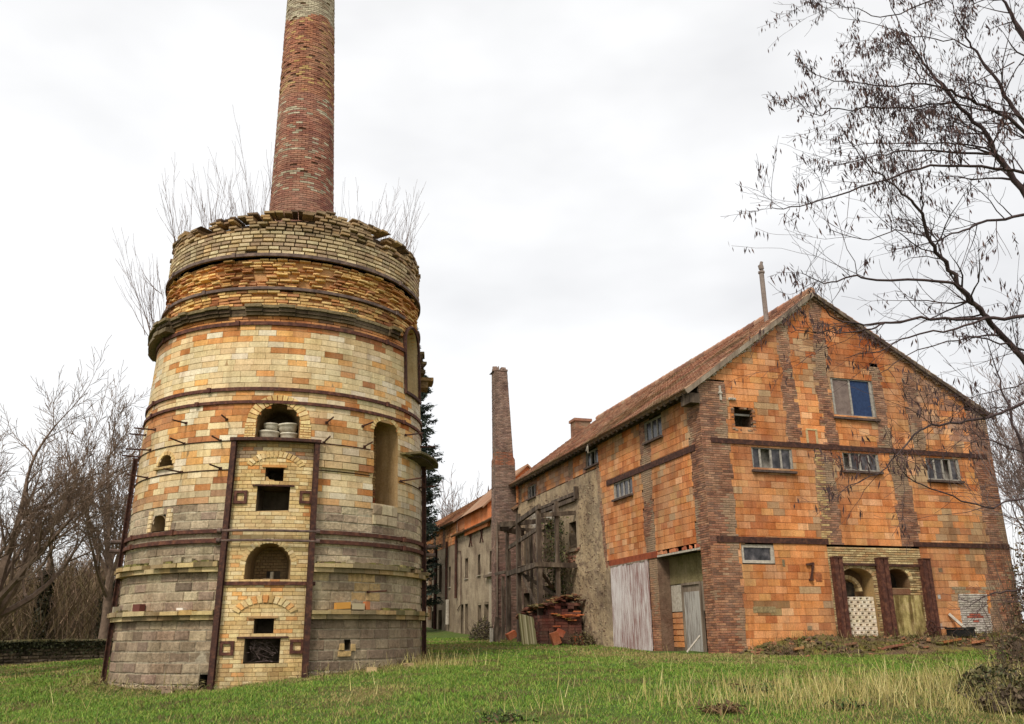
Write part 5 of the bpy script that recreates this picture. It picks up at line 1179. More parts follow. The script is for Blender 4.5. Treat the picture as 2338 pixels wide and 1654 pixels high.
# ================================================================== FIELD WALL on the left
def ray_xy(azd, dist): a = math.radians(azd); return np.array([math.sin(a)*dist, math.cos(a)*dist])
fw_ = empty('field_wall', (*ray_xy(-27, 40), .6), 'low dark mossy stone wall across the far left side of the meadow', 'wall')
a2 = np.array([*ray_xy(-34, 40), 0]); b2 = np.array([*ray_xy(-12, 45), 0]); U_ = unit(b2-a2); N_ = np.array([U_[1], -U_[0], 0]); WMp = flatmap(a2, U_, N_); Lw = np.linalg.norm(b2-a2)
m_ = MB(); FWc = [S(112, 98, 84), S(92, 80, 70), S(130, 114, 98), S(80, 70, 60)]
def fwcol(u, v, R):
    c = np.array(pick(R, FWc, .12))
    if v > 1.2 and float(fbm(u*.5, v, 91)) > .45: c = np.array(pick(R, [S(52, 52, 34), S(64, 60, 40)], .15))
    return tuple(c)
masonry(m_, WMp, .2, 1.50, .32, .13, fwcol, lambda v: [(0, Lw)], (), gap=.02, jit=.02, prot=.02, wob=.3, d0=-.05, mort=S(84, 74, 62), seed=300, seg=4, inset=.02)
m_.build('stonework', M['stone'], fw_)
m_ = MB(); R = random.Random(12); x = 0
while x < Lw:
    w_ = R.uniform(.4, .8); z0 = 1.50+R.uniform(-.02, .02); m_.mbox(WMp, x, x+w_-.02, z0, z0+R.uniform(.07, .12), -.45, .08, pick(R, [S(120, 112, 78), S(98, 92, 60), S(136, 126, 92)], .1)); x += w_
m_.build('coping', M['stone'], fw_)
leafclump('ivy', 5000, lambda R: WMp(R.uniform(0, Lw), 1.55-abs(R.gauss(0, .28)), R.uniform(0, .16)), .06, [S(50, 52, 30), S(62, 62, 36), S(40, 42, 26)], 'dark ivy hanging over the top of the far field wall', 'ivy', random.Random(6))

# ================================================================== BARE TREES
class Tree:
    def __init__(s, seed): s.R = random.Random(seed); s.mb = MB(); s.tips = []
    def branch(s, p, d, ln, r0, lev, maxlev, up=.12, wob=.16, nch=(4, 7), spread=(.5, 1.0), ratio=.62, minr=.004, seg=5, sides=(7, 5, 4, 3, 3, 3, 3), start=.25):
        R = s.R; P_ = [np.array(p, float)]; d = unit(d); st_ = ln/seg; D = [d]
        for i in range(seg):
            d = unit(d+np.array([R.gauss(0, wob), R.gauss(0, wob), R.gauss(0, wob)+up])); P_.append(P_[-1]+d*st_); D.append(d)
        r1 = max(minr, r0*(.35 if lev < maxlev else .3)); rad = np.linspace(r0, r1, seg+1)
        s.mb.tube(P_, rad, sides[min(lev, 6)], cap=False)
        if lev >= maxlev: s.tips.append((P_[-1], d)); return
        n = R.randint(*nch)
        for i in range(n):
            k_ = start+(1-start)*(i+R.random())/n; j = min(int(k_*seg), seg-1); q = P_[j]+(P_[j+1]-P_[j])*(k_*seg-j); dd = D[j+1]
            ph = R.uniform(0, 2*PI); a = R.uniform(*spread); x = unit(np.cross(dd, [.3, .5, .81])); y = np.cross(dd, x)
            nd = dd*math.cos(a)+(x*math.cos(ph)+y*math.sin(ph))*math.sin(a)
            s.branch(q, nd, ln*ratio*(1.1-.45*k_)*R.uniform(.75, 1.15), max(minr, r0*(1-.6*k_)*.58), lev+1, maxlev, up, wob, nch, spread, ratio, minr, seg if lev < 2 else max(3, seg-1), sides, .2)
        s.branch(P_[-1], d, ln*ratio*R.uniform(.8, 1.1), r1, lev+1, maxlev, up, wob, nch, spread, ratio, minr, seg if lev < 2 else max(3, seg-1), sides, .2)
def bare_tree(seed, base, height, trunk_r, lean=(0, 0), maxlev=4, label='', group=None, mat='barkL', nlimb=7, limb_spread=(.35, .9), trunkfrac=.35, ratio=.62, nch=(4, 6), minr=.008, name='bare_tree', up=.10):
    root = empty(name, base, label, 'tree', group); T = Tree(seed); b = np.array(base, float); th = height*trunkfrac
    tp = b+np.array([lean[0]*th, lean[1]*th, th]); m_ = MB(); k_ = np.linspace(0, 1, 7)
    pts = [b-Z*.3+(tp-b+Z*.3)*q+np.array([T.R.gauss(0, .04), T.R.gauss(0, .04), 0])*(0 < q < 1) for q in k_]; m_.tube(pts, trunk_r*np.array([1.5, 1.12, 1.0, .95, .9, .86, .8]), 10); m_.build('trunk', M[mat], root, smooth=True)
    for i in range(nlimb):
        ph = 2*PI*i/nlimb+T.R.uniform(-.4, .4); a = T.R.uniform(*limb_spread); k2 = T.R.uniform(.55, 1); q = b+(tp-b)*k2
        T.branch(q, [math.sin(a)*math.cos(ph), math.sin(a)*math.sin(ph), math.cos(a)], height*.36*T.R.uniform(.85, 1.15), trunk_r*.5, 1, maxlev, up, .13, nch, (.35, .9), ratio, minr)
    T.branch(tp, [lean[0], lean[1], 1], height*.38, trunk_r*.62, 1, maxlev, up, .12, nch, (.35, .9), ratio, minr)
    T.mb.build('crown', M[mat], root); return root
bx = ray_xy(-30.4, 33); bare_tree(21, (bx[0], bx[1], .5), 10.4, .27, (.02, 0), 5, 'large spreading bare tree at the left edge with low limbs reaching towards the kiln', nlimb=9, limb_spread=(.25, 1.1), trunkfrac=.24, nch=(4, 5), minr=.007, up=.07)
bx = ray_xy(-24.6, 44); bare_tree(34, (bx[0], bx[1], .6), 11.8, .20, (.0, 0), 5, 'slender bare tree right beside the left flank of the kiln', nlimb=7, limb_spread=(.3, .8), trunkfrac=.34, nch=(4, 5), minr=.009)
def copy_tree(o, parent=None):
    c = o.copy(); COL.objects.link(c); c.parent = parent
    for ch in o.children: copy_tree(ch, c)
    return c
protos = []
for k_, sd in enumerate((71, 72, 73, 74)):
    bx = ray_xy((-30.5, -27.3, -25.4, -22)[k_], (56, 52, 58, 54)[k_])
    protos.append(bare_tree(sd, (bx[0], bx[1], .6), (5.6, 5.0, 5.9, 5.4)[k_], (.13, .10, .15, .12)[k_], (0, 0), 4, ('thin grey woodland tree nearest the left edge behind the wall', 'forked slim woodland tree behind the middle of the field wall', 'taller woodland tree left of the kiln base', 'woodland tree almost hidden by the kiln flank')[k_], 'bare woodland trees behind the field wall', nlimb=6, trunkfrac=.45, limb_spread=(.25, .8), nch=(4, 5), minr=.014))
R = random.Random(90); ORD = 'first second third fourth fifth sixth seventh eighth ninth tenth eleventh twelfth thirteenth fourteenth fifteenth sixteenth seventeenth eighteenth'.split()
for i in range(15):
    o = copy_tree(protos[i % 4]); az_ = -32.6+i*1.0+R.uniform(-.2, .2); d_ = R.uniform(56, 76); bx = ray_xy(az_, d_); o.location = (bx[0], bx[1], .6); o.rotation_euler = (0, 0, R.uniform(0, 6.28)); s_ = R.uniform(.72, 1.08); o.scale = (s_, s_, s_)
    o['label'] = '%s bare woodland tree, %s from the left edge among the thicket behind the field wall' % ('taller' if s_ > 1 else 'shorter', ORD[i])
# thicket
def thicket(name, a0, a1, d0, d1, n, h, lb, seed, cols):
    R = np.random.RandomState(seed); az_ = np.radians(R.uniform(a0, a1, n)); d_ = R.uniform(d0, d1, n); x = np.sin(az_)*d_; y = np.cos(az_)*d_; z0 = .4
    hh = h*R.uniform(.25, 1.0, n)**.8*(.8+.4*vnoise(np.degrees(az_)*.6, d_*.1, 4)); zb = R.uniform(0, 1, n)*hh*.7+z0; ln = R.uniform(.5, 2.2, n)
    dx = R.normal(0, .62, n)*ln; dy = R.normal(0, .5, n)*ln; wv = R.uniform(.006, .016, n)
    Pa = np.stack([x, y, zb], 1); Pb = Pa+np.stack([dx, dy, ln], 1); sx = np.stack([np.cos(az_)*wv, -np.sin(az_)*wv, 0*wv], 1)
    m_ = MB(); m_.quads(np.stack([Pa-sx, Pa+sx, Pb+sx*.5, Pb-sx*.5], 1), np.array(cols)[R.randint(0, len(cols), n)]*R.uniform(.7, 1.3, (n, 1)))
    return tag(m_.build(name, M['leaf']), lb, 'thicket', kind='stuff')
BR = [S(128, 102, 82), S(106, 86, 70), S(140, 116, 92), S(104, 92, 62), S(118, 100, 70), S(90, 74, 62)]
thicket('undergrowth', -36, -10, 47, 68, 90000, 6.2, 'dense brown bare undergrowth of the wood behind the field wall', 5, BR)
for az_, hh, lb in ((-27.9, 4.2, 'dark ivy covered trunk at the middle of the left wood'), (-30.9, 3.4, 'ivy covered trunk near the left edge of the wood'), (-24.6, 3.8, 'ivy covered trunk beside the kiln flank in the wood')):
    bx = ray_xy(az_, 47.5); rt = empty('ivy_clad_tree', (bx[0], bx[1], .5), lb, 'tree', 'ivy clad trees in the left wood')
    m_ = MB(); m_.tube([(bx[0], bx[1], .3), (bx[0]+.05, bx[1], hh), (bx[0]-.1, bx[1], hh*1.7)], [.2, .14, .04], 7); m_.build('trunk', M['barkL'], rt)
    rs = np.random.RandomState(int(-az_*10)); n = 1800; a = rs.uniform(0, 6.28, n); zq = rs.uniform(0, 1, n)**.9; rr_ = (.45-.2*zq)*np.sqrt(rs.uniform(.1, 1, n)); Pc = np.stack([bx[0]+rr_*np.cos(a), bx[1]+rr_*np.sin(a), .5+zq*hh], 1)
    v1 = rs.normal(size=(n, 3))*.07; v2 = rs.normal(size=(n, 3))*.05; m_ = MB(); m_.quads(np.stack([Pc-v1, Pc+v2, Pc+v1, Pc-v2], 1), np.array([S(52, 50, 34), S(66, 62, 42), S(44, 42, 30)])[rs.randint(0, 3, n)]); m_.build('ivy_leaves', M['leaf'], rt)
# faint bare treetops over the far roof
for i, (az_, d_, hh) in enumerate(((-5.3, 92, 12.8), (-4.6, 96, 13.6), (-3.9, 99, 14.6))):
    bx = ray_xy(az_, d_); bare_tree(130+i, (bx[0], bx[1], 2.0), hh, .14, (0, 0), 4, ('faint bare treetop just right of the conifer above the far roof', 'faint bare treetop over the middle of the far roof', 'faint bare treetop nearest the stack above the far roof')[i], 'bare treetops beyond the outbuilding', mat='twig', nlimb=5, trunkfrac=.4, limb_spread=(.2, .5), nch=(4, 5), minr=.02)

# ---- conifer behind the kiln
cb_ = ray_xy(-7.0, 56); cz = 1.2; ct_ = empty('conifer', (cb_[0], cb_[1], cz), 'dark green conifer showing past the right flank of the kiln', 'tree')
m_ = MB(); m_.tube([(cb_[0], cb_[1], cz-.3), (cb_[0], cb_[1], 9), (cb_[0], cb_[1], 22.5)], [.28, .16, .03], 8); m_.build('trunk', M['barkL'], ct_)
rs = np.random.RandomState(4); R = random.Random(41); Qs = []; Cs = []; m_ = MB()
for i in range(420):
    z_ = 3.0+19.0*(i/420.0)**.95; ln = min((23-z_)*.21, 2.1)*R.uniform(.7, 1.12); ph = R.uniform(0, 2*PI); dn = R.uniform(-.35, .0)
    a = np.array([cb_[0], cb_[1], z_]); k_ = np.linspace(0, 1, 7); bend = np.stack([math.cos(ph)*ln*k_, math.sin(ph)*ln*k_, dn*ln*k_+.28*ln*k_**2.2], 1)+a
    m_.tube(bend, np.linspace(.035, .008, 7), 3, S(60, 48, 40))
    n = int(60+55*ln); q = rs.uniform(.12, 1, n); c = a+np.stack([math.cos(ph)*ln*q, math.sin(ph)*ln*q, dn*ln*q+.28*ln*q**2.2], 1)
    wv = .32*ln*(1-q*.75)[:, None]*rs.normal(size=(n, 3))*np.array([1, 1, .30]); c = c+wv*.6-Z*np.abs(rs.normal(0, .10, (n, 1)))*.9
    v1 = rs.normal(size=(n, 3))*np.array([.10, .10, .05]); v2 = rs.normal(size=(n, 3))*.030; Qs.append(np.stack([c-v1, c+v2, c+v1, c-v2], 1)); Cs.append(np.array([S(40, 52, 44), S(52, 66, 54), S(32, 40, 36), S(64, 74, 60)])[rs.randint(0, 4, n)])
m_.quads(np.concatenate(Qs), np.concatenate(Cs)); m_.build('crown', M['leaf'], ct_)

# ---- shrubs growing from the kiln
def wisp(base_fn, n, ln, az0, spread, lb, seed, lean=.5):
    R = random.Random(seed); b0 = base_fn(); root = empty('birch_shrub', b0, lb, 'shrub', 'bare shrubs growing on the kiln'); T = Tree(seed)
    side = KR_*az0
    for i in range(n):
        d = unit(Z*1.0+side*R.uniform(.2, 1)*lean+(KR_*R.gauss(0, spread)+KF_*R.gauss(0, spread*.6)))
        b = b0+KR_*R.uniform(-.25, .25)+KF_*R.uniform(-.2, .2)
        T.branch(b, d, ln*R.uniform(.55, 1.35), .011, 2, 3+(i % 2), .04, .045, (2, 4), (.15, .45), .48, .0035, 8, start=.2)
    T.mb.build('stems', M['twig'], root)
wisp(lambda: KM(-84, 12.2, -.35), 11, 1.7, -1, .20, 'bare shrub on the kiln rim at the far left', 401, .55)
wisp(lambda: KM(-62, 12.2, -.9), 9, 1.6, -1, .16, 'thin bare shrub behind the left part of the rim', 402, .2)
wisp(lambda: KC-KR_*1.25+Z*12.0, 24, 2.5, -1, .13, 'tall bare birch shoots crowding the left side of the round chimney', 403, .30)
wisp(lambda: KC-KR_*2.1+KF_*.4+Z*12.0, 12, 2.0, -1, .14, 'bare shoots between the left shrub and the chimney shoots', 409, .42)
wisp(lambda: KC+KR_*1.15+Z*12.0, 16, 2.3, 1, .12, 'bare shoots rising just right of the round chimney', 404, .14)
wisp(lambda: KC+KR_*1.9+KF_*.2+Z*12.0, 22, 2.1, 1, .18, 'spreading bare shrub on the right part of the rim', 405, .50)
wisp(lambda: KM(66, 12.2, -.5), 12, 1.3, 1, .2, 'low bare shrub at the right end of the rim', 406, .5)
wisp(lambda: KM(-84, 9.75, .16), 14, 1.6, -1, .2, 'bare shrub sprouting from the corbel on the left flank', 407, .55)
wisp(lambda: KM(-88, 11.2, .02), 6, .8, -1, .3, 'sparse twigs sprouting from the wall above the corbel', 408, 1.0)
rs_ = random.Random(3)
leafclump('fern_tuft', 90, lambda R: KM(22+R.gauss(0, 1.2), 9.80+abs(R.gauss(0, .05)), .08+R.uniform(0, .1)), .06, [S(90, 88, 50), S(60, 54, 36), S(120, 110, 70)], 'small tuft of weeds on the corbel of the kiln', 'weeds', rs_, thin=.2)

# tangle of twigs in the lower stoke hole
m_ = MB(); R = random.Random(14)
for i in range(46):
    u = R.uniform(-8, 1); v = R.uniform(1.07, 1.5); m_.tube([KM(u, v, -.1-R.random()*.3), KM(u+R.uniform(-2, 2), v+R.uniform(-.1, .1), -.1-R.random()*.3), KM(np.clip(u+R.uniform(-4, 4), -8.6, 1.7), np.clip(v+R.uniform(-.25, .2), 1.06, 1.52), -.1-R.random()*.3)], .006, 3)
tag(m_.build('dry_brush', M['twig'], off=KM(-3.4, 1.06, -.2)), 'tangle of dry grey twigs filling the lowest opening of the kiln', 'twigs')
m_ = MB()
for i in range(9):
    u = -6+i*1.15; p = KM(u, 2.86, -.35-R.random()*.2); m_.box(p, KR_*R.uniform(.05, .12), KF_*.06, Z*R.uniform(.02, .06), pick(R, [S(206, 192, 170), S(170, 150, 120), S(130, 110, 84)]))
m_.beam(KM(-2.6, 2.84, -.6), KM(-2.4, 3.08, -.62), .07, .05, Z, S(190, 176, 150)); tag(m_.build('pottery_shards', M['attr'], off=KM(-3, 2.84, -.4), kind='stuff'), 'broken pottery and rubble on the floor of the lower kiln alcove', 'shards')

# ================================================================== LOCUST TREE at the right
lt_ = empty('locust_tree', (9.35, 10.95, .2), 'bare dark locust tree with hanging seed pods reaching in from the right edge', 'tree')
def pp(x, y, d): return on_ray(x, y, d)
zz8 = lambda x, y: (1700+x/2.32, y/2.32); z5 = lambda x, y: (1560+x/2.9, 620+y/2.9)
limbs = [  # (points, distance at outer end, distance at trunk end, radius at trunk end)
 ([zz8(760, 0), zz8(860, 200), zz8(980, 370), zz8(1110, 530), zz8(1250, 680), zz8(1330, 810), zz8(1428, 950), zz8(1560, 1150)], 11.5, 13, .058),
 ([zz8(1090, 0), zz8(1160, 170), zz8(1230, 280), zz8(1340, 440), zz8(1428, 570), zz8(1600, 800)], 13, 14, .046),
 ([zz8(300, 350), zz8(480, 430), zz8(760, 450), zz8(960, 450), zz8(1090, 490), zz8(1200, 530), zz8(1330, 590), zz8(1428, 650), zz8(1600, 820)], 10.5, 13.5, .036),
 ([zz8(500, 650), zz8(620, 840), zz8(760, 950), zz8(860, 1050), zz8(935, 1130), zz8(980, 1280), zz8(1060, 1390), zz8(1150, 1530), z5(1960, 250), z5(2060, 360), z5(2195, 520), z5(2400, 760)], 10, 12.5, .055),
 ([zz8(140, 1100), zz8(240, 1100), zz8(480, 1040), zz8(760, 945), zz8(980, 880), zz8(1200, 885), zz8(1428, 905), zz8(1600, 960)], 10, 12.6, .03),
 ([zz8(460, 880), zz8(700, 830), zz8(900, 800), zz8(1100, 810), zz8(1330, 815)], 10.5, 12.8, .024),
 ([zz8(520, 760), zz8(700, 760), zz8(1000, 765), zz8(1200, 770), zz8(1330, 815)], 12, 12.8, .02),
 ([zz8(760, 1330), zz8(1000, 1280), zz8(1130, 1230), zz8(1240, 1190), zz8(1428, 1150), zz8(1600, 1130)], 11, 12.5, .028),
 ([zz8(300, 1440), zz8(420, 1500), zz8(560, 1465), zz8(700, 1480), zz8(1030, 1490), zz8(1150, 1530)], 9.5, 10.9, .024),
 ([z5(860, 140), z5(980, 290), z5(1150, 350), z5(1330, 345), z5(1560, 310), z5(1900, 320), z5(2195, 300), z5(2400, 280)], 9.5, 12.5, .032),
 ([z5(700, 400), z5(960, 410), z5(1200, 390), z5(1330, 345)], 9.6, 10.2, .014),
 ([z5(1060, 580), z5(1300, 520), z5(1500, 430), z5(1800, 380), z5(2000, 310)], 10, 11, .018),
 ([z5(1300, 670), z5(1560, 520), z5(1900, 440), z5(2100, 480), z5(2250, 520)], 10.5, 12.5, .017),
 ([z5(1050, 1450), z5(1300, 1330), z5(1450, 1180), z5(1560, 1060), z5(1760, 1000), z5(2000, 970), z5(2195, 900), z5(2400, 820)], 9.5, 12, .026),
 ([z5(1400, 1200), z5(1480, 1360), z5(1700, 1460), z5(2000, 1560), z5(2195, 1510), z5(2400, 1450)], 9.5, 11.5, .016),
 ([z5(1800, 480), z5(2000, 430), z5(2070, 620), z5(2130, 850), z5(2200, 1060), z5(2330, 1500)][1:], 12, 12, .024),
 ([zz8(230, 490), zz8(380, 610), zz8(500, 575), zz8(820, 575), zz8(1100, 550), zz8(1428, 610), zz8(1580, 700)], 10, 13, .02),
 ([zz8(720, 260), zz8(870, 350), zz8(960, 450)], 11, 11.6, .012),
 ([zz8(860, 60), zz8(950, 220), zz8(965, 340), zz8(1110, 530)], 11.5, 12, .014),
 ([zz8(500, 100), zz8(700, 130), zz8(900, 190), zz8(1100, 220), zz8(1230, 280)], 12, 13, .014),
 ([zz8(380, 0), zz8(600, 50), zz8(760, 90), zz8(1000, 0)], 11.5, 12, .014),
 ([zz8(640, 650), zz8(900, 800), zz8(1000, 560), zz8(1428, 330)][2:], 12, 13, .012),
 ([zz8(900, 900), zz8(945, 1060), zz8(935, 1130)], 10.5, 11, .014),
 ([zz8(1200, 20), zz8(1360, 0), zz8(1428, 110), zz8(1560, 330)], 13, 13.5, .05),
 ([zz8(440, 1210), zz8(620, 1270), zz8(800, 1230), zz8(950, 1250)], 10, 10.8, .010),
 ([z5(1900, 830), z5(2195, 760), z5(2400, 700)], 11, 12, .014), ([z5(1850, 1050), z5(2030, 1120), z5(2195, 1180), z5(2400, 1250)], 11, 12, .014),
 ([(2230, 1370), (2260, 1362), (2316, 1345), (2400, 1330)], 12, 12, .018)]
R = random.Random(500); tw = Tree(501); main = MB(); pod_at = []
for li, (pts, d0, d1, r) in enumerate(limbs):
    low = li in (9, 10, 11, 12, 13, 14, 15, 25, 26, 27); r *= .82
    n = len(pts); P_ = [pp(x, y, d0+(d1-d0)*i/(n-1)) for i, (x, y) in enumerate(pts)]
    # densify with a smooth curve and small kinks
    D = []
    for i in range(n-1):
        p0, p1, p2, p3 = P_[max(i-1, 0)], P_[i], P_[i+1], P_[min(i+2, n-1)]
        for t_ in (0, .25, .5, .75): 
            q = .5*((2*p1)+(-p0+p2)*t_+(2*p0-5*p1+4*p2-p3)*t_*t_+(-p0+3*p1-3*p2+p3)*t_**3); D.append(q+np.array([R.gauss(0, .012) for _ in range(3)]))
    D.append(P_[-1]); m = len(D); rad = np.linspace(.004, r, m)**1.0
    if pts[-1][0] > 2316:       # carry the limb on to the trunk outside the picture
        e = D[-1]; zt = min(max(e[2]-1.6, 1.4), 8.6); k3 = zt/9.; tp = np.array([9.3-.5*k3, 10.9-.3*k3, zt]); pv = D[-1]-D[-3]; g_ = np.linalg.norm(tp-e)
        for q in (.2, .4, .6, .8, 1.0):
            D.append((1-q)**2*e+2*q*(1-q)*(e+unit(pv)*g_*.4)+q*q*tp)
        rad = np.concatenate([rad, r*np.linspace(1.08, 1.45, 5)]); m = len(D)
    main.tube(D, rad, 6, cap=False)
    L_ = sum(np.linalg.norm(D[i+1]-D[i]) for i in range(m-1)); nb = int(L_*(2.0 if low else 3.6))
    for b in range(nb):
        k_ = R.random()**1.15*.8; j = min(int(k_*(m-1)), m-2); q = D[j]; t_ = unit(D[j]-D[j+1]); x = unit(np.cross(t_, [.2, .9, .3])); y = np.cross(t_, x); ph = R.uniform(0, 2*PI); a = R.uniform(.4, 1.1)
        nd = t_*math.cos(a)+(x*math.cos(ph)+y*math.sin(ph)*.9)*math.sin(a)
        ln = R.uniform(.3, 1.0)*(.6+.9*k_); tw.branch(q, nd, ln, max(.0035, rad[j]*.45), 3, 4+(R.random() < .45), .02, .14, (2, 4), (.4, 1.0), .55, .0022, 5, (4, 4, 4, 4, 3, 3, 3))
main.build('limbs', M['bark'], lt_, smooth=True); tw.mb.build('twigs', M['bark'], lt_)
m_ = MB(); trunk = [(9.35, 10.95, .0), (9.2, 10.85, 3), (9.0, 10.75, 6), (8.8, 10.6, 9)]; m_.tube(trunk, [.26, .2, .16, .1], 10); m_.build('trunk', M['bark'], lt_, smooth=True)
rs = np.random.RandomState(9); Qs = []; tips = tw.tips
for p, d in tips:
    if p[2] < 2.6 or (p[2] < 7.2 and R.random() < .72) or (R.random() > .66 + .35*(float(vnoise(p[0]*1.1, p[2]*1.1, 9))-.5)*2): continue
    n = R.randint(3, 8)
    for i in range(n):
        b = p-d*R.uniform(0, .25)+rs.normal(size=3)*.025; dn = unit(np.array([R.gauss(0, .28), R.gauss(0, .28), -1])); ln = R.uniform(.06, .13); sx = unit(np.cross(dn, rs.normal(size=3)))*R.uniform(.007, .012); Qs.append([b, b+dn*ln*.5+sx, b+dn*ln, b+dn*ln*.5-sx])
m_ = MB(); m_.quads(np.array(Qs), np.array([S(70, 48, 46), S(54, 38, 38), S(88, 64, 56)])[rs.randint(0, 3, len(Qs))]); m_.build('seed_pods', M['leaf'], lt_, kind='stuff')

# ---- brambles and saplings at the right edge
def bramble(cx, cy, rx, ry, hh, n, lb, seed, cols, size=.045, group=None, nst=40):
    R = random.Random(seed); z0 = float(gz(cx, cy))
    def f(R):
        a = R.uniform(0, 2*PI); q = math.sqrt(R.random()); x = cx+rx*q*math.cos(a); y = cy+ry*q*math.sin(a); return np.array([x, y, z0+hh*math.sqrt(max(0, 1-q*q))*(R.random()**.6)*(.7+.6*float(vnoise(x*3, y*3, seed)))])
    st_ = []
    for i in range(nst):
        b = f(R); b[2] = z0; t_ = b+np.array([R.gauss(0, .3), R.gauss(0, .3), hh*R.uniform(.6, 1.25)]); mid = (b+t_)/2+np.array([R.gauss(0, .12), R.gauss(0, .12), .12]); st_.append(([b, mid, t_], [.010, .007, .003]))
    return leafclump('bramble', n, f, size, cols, lb, 'bush', R, stems=st_, off=(cx, cy, z0), thin=.6, group=group)
DG = [S(84, 88, 54), S(104, 104, 64), S(66, 66, 46), S(112, 96, 68), S(130, 120, 80)]
p = ray_xy(27.6, 17.2); bramble(p[0], p[1], .62, .6, .48, 1500, 'dark leafy bramble mound in the lower right corner', 701, DG)
p = ray_xy(29.2, 15.6); bramble(p[0], p[1], .8, .7, .35, 1800, 'brownish bramble patch at the extreme right bottom corner', 702, [S(98, 82, 62), S(84, 70, 56), S(110, 100, 66)])
p = ray_xy(30.6, 21.0); bramble(p[0], p[1], 1.2, 1.2, .9, 2400, 'brown undergrowth at the right end of the rubble bank', 703, [S(88, 72, 58), S(104, 84, 64), S(76, 74, 46), S(120, 96, 70)], nst=120)
p = ray_xy(30.9, 25.0); bramble(p[0], p[1], 1.0, 1.2, 3.0, 3200, 'tall dull ivy thicket hiding the right corner of the gable', 704, [S(112, 92, 70), S(94, 80, 60), S(124, 108, 74), S(104, 76, 60)], nst=160, size=.045)
p = Q(17.2, 1.9, 0); bramble(p[0], p[1], .7, .5, .9, 1200, 'dark weeds heaped against the foot of the brick stack', 705, [S(62, 54, 48), S(80, 66, 56), S(94, 88, 52)], nst=50)
p = Q(8.9, .5, 0); bramble(p[0], p[1], .5, .4, .5, 500, 'low dark weeds between the brick pile and the white plank door', 706, [S(84, 70, 52), S(100, 92, 54)], nst=40)
for i, (az_, d_, hh) in enumerate(((32.3, 27, 6.6), (33.6, 30, 8.0), (31.6, 34, 7.4))):
    bx = ray_xy(az_, d_); bare_tree(610+i, (bx[0], bx[1], .9), hh, .08, (-.05, 0), 4, ('thin bare sapling just past the right corner of the gable', 'taller bare sapling behind the right end of the warehouse', 'farthest bare sapling beyond the right corner')[i], 'bare saplings at the right edge', mat='twig', nlimb=8, trunkfrac=.45, limb_spread=(.3, 1.0), nch=(4, 6), minr=.006)

# ================================================================== GRASS
def blades(n, xr, yr, hfun, colfun, seed, dens=None, wd=(.0035, .008), lean=.35):
    rs = np.random.RandomState(seed); x = rs.uniform(*xr, n); y = rs.uniform(*yr, n)
    k_ = np.abs(np.arctan2(x, y)) < math.radians(46); x, y = x[k_], y[k_]
    q = np.stack([x-C0[0], y-C0[1]], 1); sL = q@uL[:2]; sG = q@uG[:2]; ins = (sG > -.03)*(sL > -.03)
    kk = np.hypot(x-KC[0], y-KC[1]) < 3.98
    k_ = ~(ins | kk); x, y = x[k_], y[k_]
    if dens is not None: k_ = rs.uniform(size=len(x)) < dens(x, y); x, y = x[k_], y[k_]
    n = len(x); z = gz(x, y); h_ = hfun(x, y, rs); a = rs.uniform(0, 2*PI, n); wv = rs.uniform(*wd, n)*(1+np.hypot(x, y)/22)
    b = np.stack([x, y, z-.01], 1); sx = np.stack([np.cos(a)*wv, np.sin(a)*wv, 0*a], 1); ln_ = rs.normal(0, lean, (n, 2))*h_[:, None]; tip = b+np.stack([ln_[:, 0], ln_[:, 1], h_], 1)
    return np.stack([b-sx, b+sx, tip+sx*.25, tip-sx*.25], 1), colfun(x, y, rs), (x, y)
GC = np.array([S(96, 132, 44), S(112, 144, 48), S(82, 112, 38), S(128, 148, 58), S(142, 144, 70)])
def patch(x, y): return fbm(x*.35, y*.35, 401, 4)
def gh(x, y, rs): return rs.uniform(.02, .065, len(x))*(.5+1.1*fbm(x*.9, y*.9, 402))
def gc(x, y, rs):
    c = GC[rs.randint(0, 5, len(x))]*rs.uniform(.75, 1.2, (len(x), 1)); p_ = patch(x, y); dry = np.clip((p_-.50)*5, 0, 1)
    gL = np.hypot(x-KC[0], y-KC[1]); dry = np.maximum(dry*.8, np.clip(1-(gL-4)/1.6, 0, 1)*.85)
    right = np.clip((x-3.2)/3.2, 0, 1)*np.clip((19.5-y)/3, 0, 1); dry = np.maximum(dry, right*.78)
    near = np.clip((15.5-y)/2, 0, 1)*.35; dry = np.maximum(dry, near*(p_ > .45))
    mud = np.clip((fbm(x*1.7, y*1.7, 499)-.53)*6, 0, 1)*.6; km = rs.uniform(size=len(x)) < mud; c[km] = np.array(S(112, 96, 62))*rs.uniform(.7, 1.2, (km.sum(), 1)); dm = np.array(S(150, 134, 84)); k2 = (rs.uniform(size=len(x)) < dry)
    c[k2] = dm*rs.uniform(.7, 1.2, (k2.sum(), 1)); return c
qs, cs_, _ = blades(560000, (-19, 21), (10, 26), gh, gc, 1, wd=(.003, .006), lean=.55)
m_ = MB(); m_.quads(qs, cs_)
qs, cs_, _ = blades(140000, (-26, 4), (23, 46), gh, gc, 2, wd=(.005, .011)); m_.quads(qs, cs_)
tag(m_.build('grass', M['leaf']), 'short bright green meadow grass', 'grass', kind='stuff')
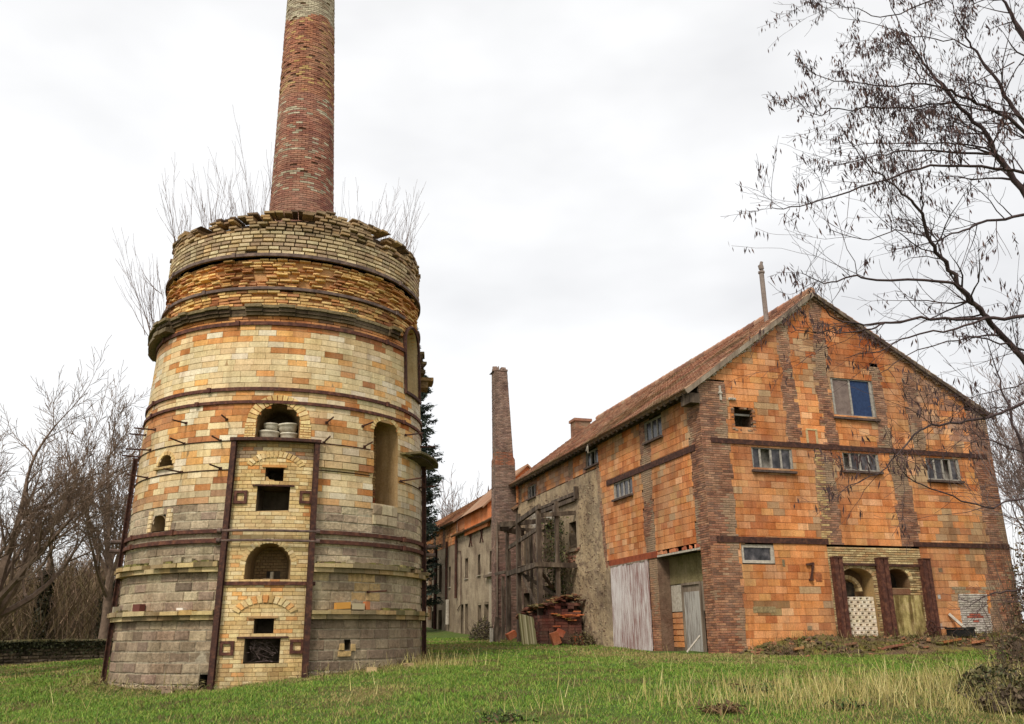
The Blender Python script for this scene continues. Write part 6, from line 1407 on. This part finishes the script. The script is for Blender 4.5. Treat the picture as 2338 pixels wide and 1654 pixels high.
# long straw coloured grass
def sh(x, y, rs): return rs.uniform(.12, .42, len(x))
def sc_(x, y, rs): return np.array([S(196, 178, 112), S(176, 156, 96), S(206, 192, 132), S(150, 140, 76)])[rs.randint(0, 4, len(x))]*rs.uniform(.75, 1.15, (len(x), 1))
def sden(x, y):
    d1 = np.exp(-(((x-5.8)/2.8)**2+((y-15.0)/1.6)**2))*1.3; d2 = np.exp(-(((x-8.6)/2.4)**2+((y-16.5)/2.2)**2))*.9; d3 = np.exp(-(((x+2.2)/1.6)**2+((y-22.3)/.7)**2))*.6; d4 = np.exp(-(((x-2.5)/2)**2+((y-14.2)/1)**2))*.25
    kk = np.hypot(x-KC[0], y-KC[1]); d5 = np.clip(1-(kk-4)/.5, 0, 1)*.25
    return np.clip(np.maximum.reduce([d1, d2, d3, d4, d5]), 0, 1)*(fbm(x*1.5, y*1.5, 77) > .40)*.8+.006
qs, cs_, _ = blades(80000, (-14, 14), (12.2, 27), sh, sc_, 5, sden, wd=(.002, .004), lean=.28)
m_ = MB(); m_.quads(qs, cs_); tag(m_.build('straw_grass', M['leaf']), 'long straw coloured grass stalks in the foreground and round the kiln foot', 'grass', kind='stuff')
for th_, n_, lb_ in ((-72, 160, 'weeds at the left foot of the kiln'), (-45, 160, 'weeds against the kiln base below the dark red block'), (-24, 220, 'brambly weeds beside the small dark hole at the kiln foot'), (16, 200, 'weeds at the kiln foot right of the front posts'), (34, 180, 'dead weeds at the kiln base below the pale corner stones'), (58, 200, 'weeds near the right foot of the kiln')):
    c_ = KM(th_, 0, .22); z0 = float(gz(c_[0], c_[1])); leafclump('weed_tuft', n_, lambda R, c_=c_, z0=z0: np.array([c_[0]+R.gauss(0, .38), c_[1]+R.gauss(0, .12), z0+abs(R.gauss(0, .10))]), .07, [S(124, 112, 68), S(100, 104, 56), S(140, 122, 84), S(92, 74, 54)], lb_, 'weeds', random.Random(int(th_)+200), thin=.14, group='weeds round the kiln foot')
for th_, dd_, c_, lb_ in ((30, .5, S(206, 176, 128), 'pale broken block in the grass below the small vent'), (44, .6, S(186, 156, 112), 'tan broken block in the grass near the right kiln foot'), (-30, .35, S(150, 126, 104), 'grey stone in the weeds left of the front panel')):
    q_ = KM(th_, 0, dd_); block_thing('broken_block', np.array([q_[0], q_[1], float(gz(q_[0], q_[1]))+.05]), KR_*.12, KF_*.08, Z*.06, c_, lb_, 'block', 'broken blocks in the grass by the kiln', 'stone')
for i, (x, y, lb) in enumerate(((5.0, 13.9, 'dark weed clump in the foreground grass near the middle'), (-.2, 13.3, 'round leafy weed rosette at the bottom centre'), (3.1, 13.8, 'small brown weed clump right of the bottom centre'), (4.2, 16.2, 'dark weed clump left of the straw grass'))):
    z0 = float(gz(x, y)); leafclump('weed_clump', 260, lambda R, x=x, y=y, z0=z0: np.array([x+R.gauss(0, .16), y+R.gauss(0, .14), z0+abs(R.gauss(0, .06))]), .07, [S(70, 92, 44), S(96, 112, 58), S(96, 74, 50), S(60, 66, 36)] if i != 2 else [S(110, 84, 56), S(90, 70, 48)], lb, 'weeds', random.Random(80+i), thin=.22, group='weed clumps in the meadow')
